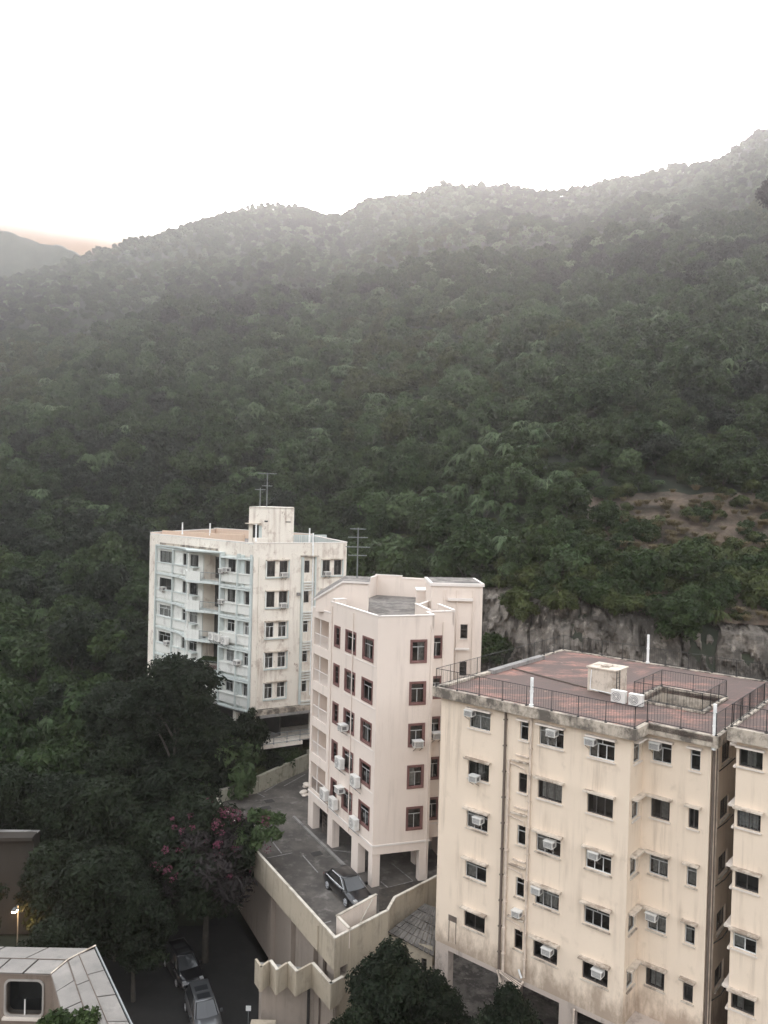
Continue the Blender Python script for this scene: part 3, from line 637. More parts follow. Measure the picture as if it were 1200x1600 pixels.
for k in range(5):
    zh, zs = ph(k)
    sm = ('pinkcap', .12, .06, .05)
    window(B3, PL, cols[0][0], cols[0][1], zs, zh, 'louver', 'framed', None, None, None, 'red')
    window(B3, PL, cols[1][0], cols[1][1], zs, zh, 'two', 'frame', (0, .4, 'curt') if k in (1, 3) else (.5, 1, 'curtw') if k == 4 else None, None, None, 'red')
    window(B3, PL, cols[2][0], cols[2][1], zs, zh, 'two', 'frame', (0, .5, 'curt') if k in (0, 2) else None, None, None, 'red')
    window(B3, PR, 2.52, 3.6, zs, zh, 'two', 'frame', (0, .5, 'curtw') if k in (3,) else ((.5, 1, 'curt') if k == 0 else None), None, None, 'red')
    window(B3, fW2, .3, 1.15, zs, zh, 'two', 'frame', (0, .45, 'curt') if k in (0, 3) else None, None, None, 'red')
    # loggia: balustrade, posts
    lo = mk('loggia', None, B3)
    b = MB(); b.tube(PL.p(.42, -.1, -11.3-3*k), PL.p(3.38, -.1, -11.3-3*k), .03, 'pinkcap', 6); b.obj('handrail', lo)
    b = MB(); b.box(PL, 1.52, 1.6, -.14, -.06, -12.25-3*k, -10-3*k, 'pinkcap'); b.obj('mullion', lo)
    b = MB()
    for i in range(22): b.box(PL, .5+i*.13, .52+i*.13, -.11, -.09, -12.25-3*k, -11.32-3*k, 'pinkcap' if k < 4 else 'iron')
    b.obj('balusters', lo, kind='stuff')
PX = 'air conditioner of the pink block, '
for fr, s, z, lab in ((PL, D_-5.1, ph(2)[1]+.0, 'left face, third middle window down'), (PR, 2.75, ph(2)[1]-.02, 'right face, third window down'),
                      (fW2, .45, ph(2)[1]+.05, 'third window down in the set-back wing'), (PL, D_-5.4, ph(4)[0]-.35, 'beside the lowest middle window of left face')):
    window_ac(fr, s, z, PX+lab, scale=1.15)
for fr, s, z, lab in ((PL, D_-5.6, -20.55, 'wall unit left below the fourth middle window'), (PL, D_-2.9, -21.05, 'wall unit right below the fourth corner window'), (PL, D_-8.3, -23.9, 'left unit of the pair beside the lowest loggia'),
                      (PL, D_-6.6, -24.0, 'right unit of the pair beside the lowest loggia'), (PL, D_-2.9, -24.15, 'wall unit right above the stilts below the corner window')):
    outdoor_unit(fr, s, z, 'condenser '+PX.replace('air conditioner ', '')+lab, 1.15)
# ================================================================== WHITE BLOCK (left)
B4 = thing('apartment_block', 'weathered cream white block with faded teal bands, balconies and a rooftop stair tower', 'building', (-14, 84, -24.3), world=True)
K4 = (-12.5, 75.45); WR = Fr(*K4, 28.7); WL = Fr(*K4, -43.8).sub(-19.45, 0); D4 = 19.45   # s 0..19.45
wz = lambda k: (-6.42-3*k, -7.95-3*k)
b = MB()
LW = [(2.1, 4.9), (6.9, 7.8), (8.3, 9.9)]
RW = [(15.2, 16.55), (18.15, 18.95)]
lh = [(a, c, -7.72-3*k, -6.47-3*k) for k in range(5) for a, c in LW+RW if not (k == 4 and a < 15)]
rec = [(10.8, 14.5, -8.9-3*k, -6.3-3*k, 1.5, 'white') for k in range(4)]
b.wall(WL, 0, D4, -21.2, -4.7, lh+rec, 'band')
rw = [(1.4, 2.25), (2.7, 3.55), (5.34, 5.9), (7.3, 8.15), (8.6, 9.45)]
b.wall(WR, 0, 10, -20.9, -4.7, [(a, c, wz(k)[1]+(.3 if a == 5.34 else 0), wz(k)[0]) for k in range(5) for a, c in rw], 'white')
bp = [pt(WR, 10), (-8.4, 92.5), (-22, 102), pt(WL, 0)]
for p, q in zip(bp, bp[1:]): f_, l_ = seg(p, q); b.wall(f_, 0, l_, -24.5, -4.7, [], 'white')
b.obj('wall', B4)
b = MB(); b.prism([(-15+(x+15)*.97, 88+(y-88)*.97) for x, y in [K4, bp[0], bp[1], bp[2], bp[3]]], -5.7, -5.5, 'groof'); b.obj('roof', B4)
for p, q in ((pt(WL, 0), K4), (K4, bp[0])): para(p, q, -5.5, -4.62, .2, 'pinkcap', 'parapet', B4, 'white', .06)
para(bp[0], bp[1], -5.5, -4.55, .2, 'pinkcap', 'parapet', B4, 'teal', .06); para(bp[1], bp[2], -5.5, -4.4, .2, 'pinkcap', 'parapet', B4, 'peach', .06); para(bp[2], bp[3], -5.5, -4.5, .2, 'pinkcap', 'parapet', B4, 'peach', .06)
b = MB(); f_ = Fr(-12.9, 88.5, 28.7); b.box(f_, 0, 7.0, 0, .2, -5.5, -4.45, 'teal')
for i in range(24): b.box(f_, .15+i*.28, .22+i*.28, .2, .24, -5.4, -4.55, 'band')
b.obj('lattice_parapet', B4)
b = MB(); f_, l_ = seg((-25.5, 90.5), (-15, 84.5)); b.box(f_, 0, l_, 0, .2, -5.5, -4.35, 'peach'); b.obj('inner_parapet', B4)
# left plain pilaster strip, stained render
b = MB(); b.box(WL, 0, 1.45, .004, .05, -21, -4.9, 'white'); b.box(WL, 0, D4, .004, .06, -6.0, -4.78, 'white'); b.obj('pilaster', B4)
def curve_slab(ss, nn, z0, z1, m, name, depth=.0):
    b = MB(); pts = [WL.p(s, n, 0)[:2] for s, n in zip(ss, nn)] + [WL.p(ss[-1], .003, 0)[:2], WL.p(ss[0], .003, 0)[:2]]
    b.prism(pts[::-1], z0, z1, m); return b.obj(name, B4)
sl_ = [1.5, 4.5, 7, 9.2, 10.2, 10.65, 12.2, 14.6]; 
def nL(s): return float(np.interp(s, [1.5, 6, 8.5, 10.65, 14.6], [.16, .3, .75, 1.9, .4]))
def nR(s): return float(np.interp(s, [14.7, 16, 17.6, 19.0], [.55, .5, .34, .1]))
for k in range(5):
    z = -9.3-3*k
    if k < 4:
        curve_slab(sl_, [nL(s) for s in sl_], z+.18, z+.42, 'tealp', 'balcony_slab')
        curve_slab([1.5, 5, 8, 9.6], [.1, .14, .28, .5], z+.6, z+1.5, 'band', 'spandrel')       # under-window band
        curve_slab([1.5, 5, 8, 10.1], [.18, .22, .38, .62], z+1.5, z+1.6, 'tealp', 'ledge')
        # balcony front wall
        f_ = seg(WL.p(9.2, nL(9.2), 0)[:2], WL.p(10.65, 1.87, 0)[:2]); b = MB(); b.box(f_[0], 0, f_[1], -.1, 0, z+.42, z+1.35, 'band')
        f_ = seg(WL.p(10.65, 1.87, 0)[:2], WL.p(12.2, nL(12.2)-.03, 0)[:2]); b.box(f_[0], .0, f_[1], -.1, 0, z+.42, z+1.35, 'band'); b.obj('balcony_wall', B4)
        f_ = seg(WL.p(12.25, nL(12.25)-.03, 0)[:2], WL.p(14.6, .37, 0)[:2]); b = MB()
        for i in range(16): b.tube(f_[0].p(i*f_[1]/15, -.05, z+.42), f_[0].p(i*f_[1]/15, -.05, z+1.3), .013, 'ironl', 4)
        b.tube(f_[0].p(0, -.05, z+1.3), f_[0].p(f_[1], -.05, z+1.3), .03, 'ironl', 6); b.obj('balcony_railing', B4)
        b = MB(); b.box(WL, 10.6, 10.75, 1.6, 1.74, z+1.35, z+3.18, 'band'); b.obj('balcony_post', B4)
        
    else:
        curve_slab([1.5, 5, 10], [.16, .2, .3], z+.18, z+.42, 'tealp', 'balcony_slab')
    curve_slab([14.8, 16, 17.6, 19.1], [.5, .46, .3, .08], z+.6-(0), z+1.48, 'band', 'spandrel')
    curve_slab([14.75, 16, 17.6, 19.15], [.6, .56, .4, .16], z+1.48, z+1.58, 'band', 'ledge')
    curve_slab([14.75, 16, 17.6, 19.15], [.6, .56, .4, .16], z+.15, z+.32, 'tealp', 'ledge')
    curve_slab([14.75, 16, 17.6, 19.15], [.62, .58, .42, .2], z+2.95, z+3.1, 'tealp', 'ledge')
curve_slab(sl_, [nL(s) for s in sl_], -5.95, -5.8, 'teal', 'balcony_slab'); b = MB(); b.box(WL, 2.2, 13.5, .061, .09, -5.78, -5.55, 'fascia'); b.obj('mould_strip', B4); curve_slab([2, 6, 9], [.2, .25, .4], -6.2, -6.05, 'teal', 'ledge')
b = MB()
for s_ in (1.6, 5.15, 8.05): b.box(WL, s_, s_+.12, .06, .3, -21, -5.9, 'teal')
for s_ in (14.62,): b.box(WL, s_, s_+.22, .06, .62, -21, -5.8, 'teal')
for s_ in (17.35,): b.box(WL, s_, s_+.14, .06, .46, -21, -5.8, 'teal')
b.box(WL, 19.05, 19.42, .06, .12, -21, -5.8, 'teal'); b.box(WL, 17.5, 18.14, .06, .1, -21, -5.9, 'teal'); b.obj('fin', B4)
for k in range(5):
    for j, (a, c) in enumerate(LW+RW):
        if k == 4 and a < 15: continue
        kd = [['slide3', 'slide', 'slide', 'slide', 'slide'], ['slide', 'slide', 'slide', 'slide', 'slide'], ['three', 'one', 'two', 'two', 'two'], ['three', 'one', 'two', 'two', 'two'], ['two', 'two', 'two', 'two', 'two']][k][j]
        cu = (0, 1, 'curtw') if (k, j) in ((0, 0), (2, 0), (3, 3), (2, 2)) else ((0, .5, 'curt') if (k+j) % 2 == 0 else (.6, 1, 'curtw') if (k*j) % 5 == 2 else None)
        window(B4, WL, a, c, -7.72-3*k, -6.47-3*k, kd, 'framew' if k == 2 else 'frame' if k > 1 else 'framed', cu, None, None)
    if k < 4:
        dr = MB(); dr.box(WL, 10.95, 12.25, -1.48, -1.42, -8.85-3*k, -6.6-3*k, 'dark'); dr.obj('balcony_door', B4)
    for a, c in rw:
        small = a == 5.34
        window(B4, WR, a, c, wz(k)[1]+(.3 if small else 0), wz(k)[0], 'one' if small else ('two' if k > 1 else 'slide'), 'framew' if k > 1 else 'framed', (0, .5, 'curt') if k > 1 and not small else None)
    for a, c in ((1.25, 3.7), (7.15, 9.6)):
        b = MB(); b.box(WR, a, c, .003, .22, wz(k)[0]+.05, wz(k)[0]+.15, 'hood'); b.obj('hood', B4)
        b = MB(); b.box(WR, a, c, .003, .16, wz(k)[1]-.16, wz(k)[1]-.04, 'teal'); b.obj('sill', B4)
        b = MB(); b.box(WR, a-.02, a+.1, .004, .14, wz(k)[1]-.035, wz(k)[0]+.045, 'band'); b.box(WR, c-.1, c+.02, .004, .14, wz(k)[1]-.035, wz(k)[0]+.045, 'teal'); b.obj('jamb', B4)
    for i in range(4):
        b = MB(); b.box(WR, 5.2, 6.4, .003, .17, -8.65-3*k-i*.27, -8.52-3*k-i*.27, 'band'); b.obj('slat', B4)
b = MB(); b.box(WR, 4.98, 5.18, .004, .26, -20.8, -6.05, 'teal'); b.box(WR, 6.42, 6.58, .004, .2, -20.8, -6.05, 'teal'); b.box(WR, 4.9, 6.75, .005, .36, -6.02, -5.9, 'fascia'); b.obj('stair_bay', B4)
b = MB(); b.tube(WR.p(6.2, .12, -20), WR.p(6.2, .12, -4.7), .06, 'pipew', 6); b.tube(WR.p(.55, .12, -21), WR.p(.55, .12, -6), .06, 'white', 6); b.obj('drain_pipe', B4)
b = MB(); b.box(WR, 4.55, 4.85, .02, .3, -9.9, -9.6, 'grey'); b.obj('meter_box', B4)
# open storey below
b = MB(); b.box(WR, .3, 9.8, -.3, .3, -21.45, -20.95, 'fascia'); b.box(WR, .9, 9, -.5, .45, -21.7, -21.47, 'grey'); b.obj('canopy', B4)
b = MB(); b.box(WR, .02, 10, -4, -.35, -24.6, -24.25, 'white'); b.box(WR, .7, 5.2, -.3, .9, -24.6, -24.25, 'white'); b.box(WL, 6, 19.2, -4, .25, -24.45, -24.15, 'grey')
b.box(WR, .1, 9.9, -4.2, -4, -24.6, -21, 'dark'); b.box(WL, 1, 19, -4.2, -4, -24.6, -21.2, 'dark'); b.box(WL, .2, 19.2, -4, 0, -21.5, -21.21, 'grey'); b.obj('ground_storey', B4)
for f_, s_ in ((WR, .1), (WR, 6.4), (WR, 8.8), (WL, 18.9), (WL, 16.6), (WL, 9), (WL, 1)):
    b = MB(); b.box(f_, s_, s_+.5, -.5, -.02, -24.25, -21.5, 'white'); b.obj('pillar', B4)
railing('terrace_railing', 'grey iron railing of the open ground storey, right face of the teal-banded block', [[pt(WR, .8, .85), pt(WR, 6.3, .85)]], -24.25, 1.05, 'ground storey railings', 1.5, 'ironl', .3, False, .03, (1.0, .6, .1))
railing('terrace_railing', 'grey iron railing of the open ground storey, left face of the teal-banded block', [[pt(WL, 11, .2), pt(WL, 16.6, .2)]], -24.15, 1.05, 'ground storey railings', 1.3, 'ironl', .3, False, .03, (1.0, .6, .1))
# rooftop stair tower
tp = [(-14.05, 81.3), (-11.45, 80.2), (-9.35, 81.3), (-9.9, 85), (-13.4, 86)]
b = MB()
for i, (p, q) in enumerate(zip(tp, tp[1:]+tp[:1])):
    f_, l_ = seg(p, q); b.wall(f_, 0, l_, -5.5, -1.2, [(.45, 1.25, -5.4, -3.1, 1.2)] if i == 0 else [], 'white')
b.prism(tp, -1.35, -1.2, 'white'); b.obj('stair_tower', B4)
f_, l_ = seg(tp[0], tp[1]); b = MB(); b.box(f_, -.15, 1.5, .003, .5, -3.0, -2.9, 'hood'); b.obj('hood', B4)
dd = Fr(*f_.p(1.25, .0, 0)[:2], -15); b = MB(); b.box(dd, 0, .8, 0, .05, -5.4, -3.15, 'teal'); b.obj('door', B4)
b = MB(); b.box(f_, 1.9, 2.3, .003, .02, -2.75, -2.6, 'dark'); g_, _ = seg(tp[1], tp[2]); b.box(g_, 1.45, 2.0, .003, .02, -2.75, -2.65, 'dark'); b.obj('vent_opening', B4)
b = MB(); b.box(Fr(-13.2, 78.8, 10), 0, 1.5, 0, .5, -5.5, -4.3, 'white'); b.obj('roof_plinth', B4)
vp = [((-22.5, 87.3), -4.6, -3.0, 'thin white vent pipe near the left corner of the teal-banded block'), ((-19.3, 86.8), -4.6, -3.0, 'thicker white vent pipe on the roof left of the stair tower'),
      ((-12.6, 77.2), -4.6, -2.6, 'white vent pipe in front of the stair tower door'), (pt(WR, 6.15, .15), -6.0, -3.4, 'white vent pipe on the right front edge of the teal-banded block'), (pt(WR, 6.5, -1.6), -5.5, -3.0, 'white vent pipe standing behind the stair bay on the roof')]
for (x, y), z0, z1, lb in vp: vent_pipe(x, y, z0, z1-.25, lb, .075)
WX = 'air conditioner of the teal-banded block, '
for fr, s, z, lab in ((WR, 2.8, wz(0)[1]-.02, 'top row, right of the left window pair'), (WR, 2.75, wz(1)[1]-.02, 'second row, right of the left window pair'), (WR, 7.45, wz(0)[1]-.02, 'top row, right-hand window pair'),
                      (WL, 3.0, -10.85, 'second row, large left window'), (WL, 4.1, -16.7, 'fourth row, large left window'), (WL, 14.75, -7.85, 'top row, left unit right of the balcony'), (WL, 15.5, -7.7, 'top row, right unit right of the balcony'),
                      (WL, 14.8, -10.95, 'second row, beside the balcony'), (WL, 17.6, -16.6, 'on the corner window of the fourth row')):
    window_ac(fr, s, z, WX+lab, scale=1.05, off=.3 if fr is WL and s > 14 else 0)
for s, z, lab in ((9.0, -18.1, 'left of the balcony with plants'), (13.6, -14.7, 'left one of the row under the third-row window'), (14.7, -14.7, 'middle one of the row under the third-row window'), (15.8, -14.8, 'right one of the row under the third-row window')):
    outdoor_unit(WL, s, z, 'condenser unit of the teal-banded block, '+lab, 1.05, .6)
# ================================================================== PODIUM CAR PARK
C0 = (-2.3, 46.3); CM = (-8.85, 57.47); CE = (-14.79, 68.97); P1 = (.93, 49.65); P2 = (1.41, 51.28); P3 = (4.37, 54.33)
PD = thing('car_park_podium', 'stained concrete podium with white capped parapet carrying the car park', 'car park', (-3, 58, -34.6), world=True)
deck = [C0, P1, P2, P3, (7, 57), (12.5, 63.5), (13.5, 76), (-6, 79.5), (-7.2, 78.5), (-11.2, 71.9), CE, CM]
b = MB(); b.prism([(x+(.0-x)/math.hypot(x, y-62)*.1, y+(62-y)/math.hypot(x, y-62)*.1) for x, y in deck], -28.0, -27.5, 'conc', 'deck'); b.obj('deck', PD)
b = MB()
fLF, lLF = seg(CM, C0); fLG, lLG = seg(CE, CM)
b.box(fLF, .0, lLF, -.15, -.0, -28.4, -26.44, 'conc'); b.box(fLG, .0, lLG-.0, -.15, 0, -28.4, -26.44, 'conc'); b.obj('parapet', PD)
b = MB(); b.box(fLF, 0, lLF+.02, -.16, .02, -26.44, -26.38, 'podcap'); b.box(fLG, -.0, lLG, -.16, .02, -26.44, -26.38, 'podcap'); b.obj('coping', PD)
for i, (p, q) in enumerate(((C0, P1), (P1, P2), (P2, P3))):
    f_, l_ = seg(p, q); b = MB()
    if i == 0: b.wall(f_, 0, l_, -34.6, -26.46, [(.5, 1.15, -29.1, -28.4, 1.2)], 'conc', back='conc_in'); b.box(f_, .15, l_, -.15, -.14, -27.5, -26.46, 'conc')
    else: b.box(f_, 0, l_, -.15, 0, -34.6, -26.46, 'conc')
    b.obj('parapet', PD); b = MB(); b.box(f_, -.02, l_+.02, -.16, .02, -26.46, -26.39, 'podcap'); b.obj('coping', PD)
for p, q, z in ((P3, (7, 57), -26.5), ((-6, 79.5), (-7.2, 78.5), -25.6), ((-7.2, 78.5), (-11.2, 71.9), -26.0), ((-11.2, 71.9), CE, -26.4)):
    f_, l_ = seg(p, q); b = MB(); b.box(f_, 0, l_, -.3, 0, -31, z-.07, 'mossy'); b.obj('parapet', PD); b = MB(); b.box(f_, 0, l_, -.32, .03, z-.07, z, 'mossy' if z > -26.2 else 'podcap'); b.obj('coping', PD)
b = MB()   # lower storey walls set back under the overhanging parapet
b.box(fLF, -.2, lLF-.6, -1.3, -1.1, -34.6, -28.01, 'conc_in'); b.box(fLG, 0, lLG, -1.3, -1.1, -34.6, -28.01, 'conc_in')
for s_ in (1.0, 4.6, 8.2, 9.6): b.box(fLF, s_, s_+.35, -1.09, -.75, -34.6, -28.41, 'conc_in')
b.obj('lower_wall', PD)
b = MB()
for s_ in (lLF-1.2, lLF-3.0): b.tube(fLF.p(s_, -.95, -34), fLF.p(s_, -.95, -28.5), .06, 'piped', 6)
b.tube(fLF.p(lLF-2.2, .07, -28.3), fLF.p(lLF-2.2, .07, -26.7), .04, 'conc', 6); b.obj('drain_pipe', PD)
# saw-tooth stair gallery
ZG = [(-1.71, 46.28), (-2.44, 45.54), (-3.74, 47.58), (-4.61, 46.67), (-5.22, 47.58), (-5.8, 46.78), (-6.36, 47.72), (-6.79, 47.03), (-7.3, 47.9)]
for i, (q, p) in enumerate(zip(ZG, ZG[1:])):
    f_, l_ = seg(p, q); b = MB(); b.box(f_, 0, l_, -.14, 0, -30.25, -28.74, 'conc'); b.obj('gallery_wall', PD)
    if i in (0, 1, 3, 5): b = MB(); b.box(f_, 0, l_, -.16, .03, -28.739, -28.68, 'podcap'); b.obj('coping', PD)
b = MB(); b.prism([(-2.0, 46.4), (-3.8, 49), (-7.2, 49.5), (-7.2, 48.0), (-6.79, 47.2), (-6.36, 47.85), (-5.8, 46.95), (-5.22, 47.7), (-4.61, 46.85), (-3.74, 47.7), (-2.44, 45.75)][::-1], -30.2, -29.9, 'grey'); b.obj('gallery_floor', PD)
for p, q in (((-7.2, 49.3), (-6.8, 47.7)), ((-6.8, 47.7), (-3.6, 47.9)), ((-3.6, 47.9), (-2.2, 46.3))):
    f_, l_ = seg(p, q); b = MB(); b.box(f_, 0, l_, -.15, 0, -34.6, -30.21, 'conc_in'); b.obj('lower_wall', PD)
b = MB(); b.tube((-3.9, 47.75, -34), (-3.9, 47.75, -30.3), .09, 'dark', 6); b.tube((-3.2, 47.3, -34), (-3.2, 47.3, -30.3), .05, 'piped', 6); b.obj('drain_pipe', PD)
# up-stand enclosure in the near corner of the deck
A3, B3_, C3 = (.13, 51.25), (-2.27, 48.51), (-1.47, 47.16)
for p, q in ((B3_, A3), (C3, B3_)):
    f_, l_ = seg(p, q); b = MB(); b.box(f_, 0, l_, -.08, .05, -27.5, -26.26, 'pink'); b.obj('enclosure_wall', PD); b = MB(); b.box(f_, -.04, l_+.04, -.11, .07, -26.26, -26.2, 'podcap'); b.obj('coping', PD)
f_, l_ = seg(B3_, A3)
b = MB(); b.tube(f_.p(1.9, .12, -27.5), f_.p(l_-.5, .12, -26.3), .05, 'podcap', 6); b.obj('handrail', PD)
# garden bed, kerb, manhole covers, bay lines
b = MB(); b.prism([(.35, 51.6), (1.3, 51.9), (3.9, 54.6), (4.6, 56.3), (2.8, 55.6), (.3, 54.3)], -27.51, -27.44, 'bedsoil'); b.obj('planting_bed', PD)
f_, l_ = seg((-6.5, 65.6), (-1.5, 56.6)); b = MB(); b.box(f_, -1, l_, 0, .22, -27.5, -27.38, 'grey'); b.obj('kerb', PD)
f_, l_ = seg((-11.1, 71.5), (-7.3, 78.0))
def line(p, q, w_=.09, z=-27.495):
    f_, l_ = seg(p, q); b = MB(); b.quad([f_.p(0, -w_/2, z), f_.p(l_, -w_/2, z), f_.p(l_, w_/2, z), f_.p(0, w_/2, z)], 'tread'); b.obj('bay_line', PD)
for p, q in (((-10.01, 65.18), (-7.21, 59.61)), ((-9.97, 62.29), (-8.83, 62.75)), ((-8.23, 58.77), (-6.41, 59.73)), ((-8.84, 73.53), (-7.15, 76.8)), ((-11.66, 72.26), (-10.24, 70.79)), ((-9.52, 74.04), (-10.42, 71.97)), ((-5.54, 59.34), (-4.17, 56.69)), ((-3.34, 49.84), (-2.76, 50.18)), ((.44, 55.56), (.94, 54.75)), ((.98, 54.75), (2.75, 55.77)), ((2.75, 55.85), (1.31, 58.32)), ((-3.32, 60.37), (-1.81, 60.09)), ((-1, 57.2), (-1.3, 59)), ((4.5, 58), (7.5, 59)), ((4.3, 61), (8, 62))): line(p, q)
for x, y in ((-9.67, 69.82), (-9.71, 68.27), (-4.51, 59.69)):
    b = MB(); b.box(Fr(x, y, 28), -.4, .4, -.35, .35, -27.499, -27.485, 'dark'); b.obj('manhole_cover', PD)
bg_ = thing('rubble_bags', 'pale sacks stacked against the left end of the pink block on the deck', 'sacks', (-6.6, 71.5, -27.5))
for i in range(7):
    b = MB(); N = 8; w_, d_, h_ = .32, .5, .14
    for r, z in ((.75, 0), (1, .06), (1, .12), (.7, .2)):
        for t in range(N): a = 2*pi*t/N; b.v.append((w_*r*cos(a)*(1+.1*sin(3*a)), d_*r*sin(a), z))
    for k in range(3):
        for t in range(N): b.f.append((k*N+t, k*N+(t+1) % N, (k+1)*N+(t+1) % N, (k+1)*N+t)); b.m.append(b.mi('hood_clean'))
    b.f.append(tuple(range(3*N, 4*N))); b.m.append(0); b.f.append(tuple(range(N-1, -1, -1))); b.m.append(0)
    b.obj('sack', bg_, (random.uniform(-.2, .2)+(i % 2)*.65, random.uniform(-.2, .2)+(i//4)*.9, .19*(i//2)), random.uniform(-.5, .5), smooth=True)
# ================================================================== SHED
SH = thing('shed', 'small lean-to shed with old ribbed sheet roof squeezed between podium and cream block', 'shed', (2.5, 49.2, -32.4), world=True)
qa, qb, qc, qd = Vector((.93, 49.5, -27.75)), Vector((3.35, 52.0, -27.2)), Vector((4.3, 51.4, -27.25)), Vector((3.8, 48.35, -28.6))
fE, lE = seg(qa, qd)
b = MB(); b.wall(fE.sub(.15, -.25), 0, lE-.3, -32.4, -28.75, [(.35, .85, -30.4, -28.85, .6), (2.05, 2.42, -29.9, -29.0, .6)], 'conc'); b.wall(fE.sub(.15, -.25), 0, lE-.3, -28.75, -28.1, [], 'conc'); b.obj('wall', SH)
window(SH, fE.sub(.15, -.25), 2.05, 2.42, -29.9, -29.0, 'one', 'framed')
NR, up = 9, 5
n_ = (qd-qa).cross(qb-qa).normalized(); n_ = n_ if n_.z > 0 else -n_
for i in range(NR):
    for j in range(up):
        if j >= 3 and i > 6: pass
        def P(u, v): return (qa*(1-u)+qd*u)*(1-v)+(qb*(1-u)+qc*u)*v
        e = .012
        u0, u1, v0, v1 = i/NR+e*.5, (i+1)/NR-e*.5, j/up, (j+1)/up+.02
        h = .03+.03*((i*7+j*5) % 3)/3
        b = MB(); lo = [P(u0, v0), P(u1, v0), P(u1, v1), P(u0, v1)]; hi = [p+n_*(h+(.05 if k < 2 else 0)) for k, p in enumerate(lo)]
        b.quad(hi, 'oldtile')
        for k in range(4): b.quad([lo[k], lo[(k+1) % 4], hi[(k+1) % 4], hi[k]], 'oldtile')
        b.quad(lo[::-1], 'oldtile'); b.obj('roof_sheet', SH)
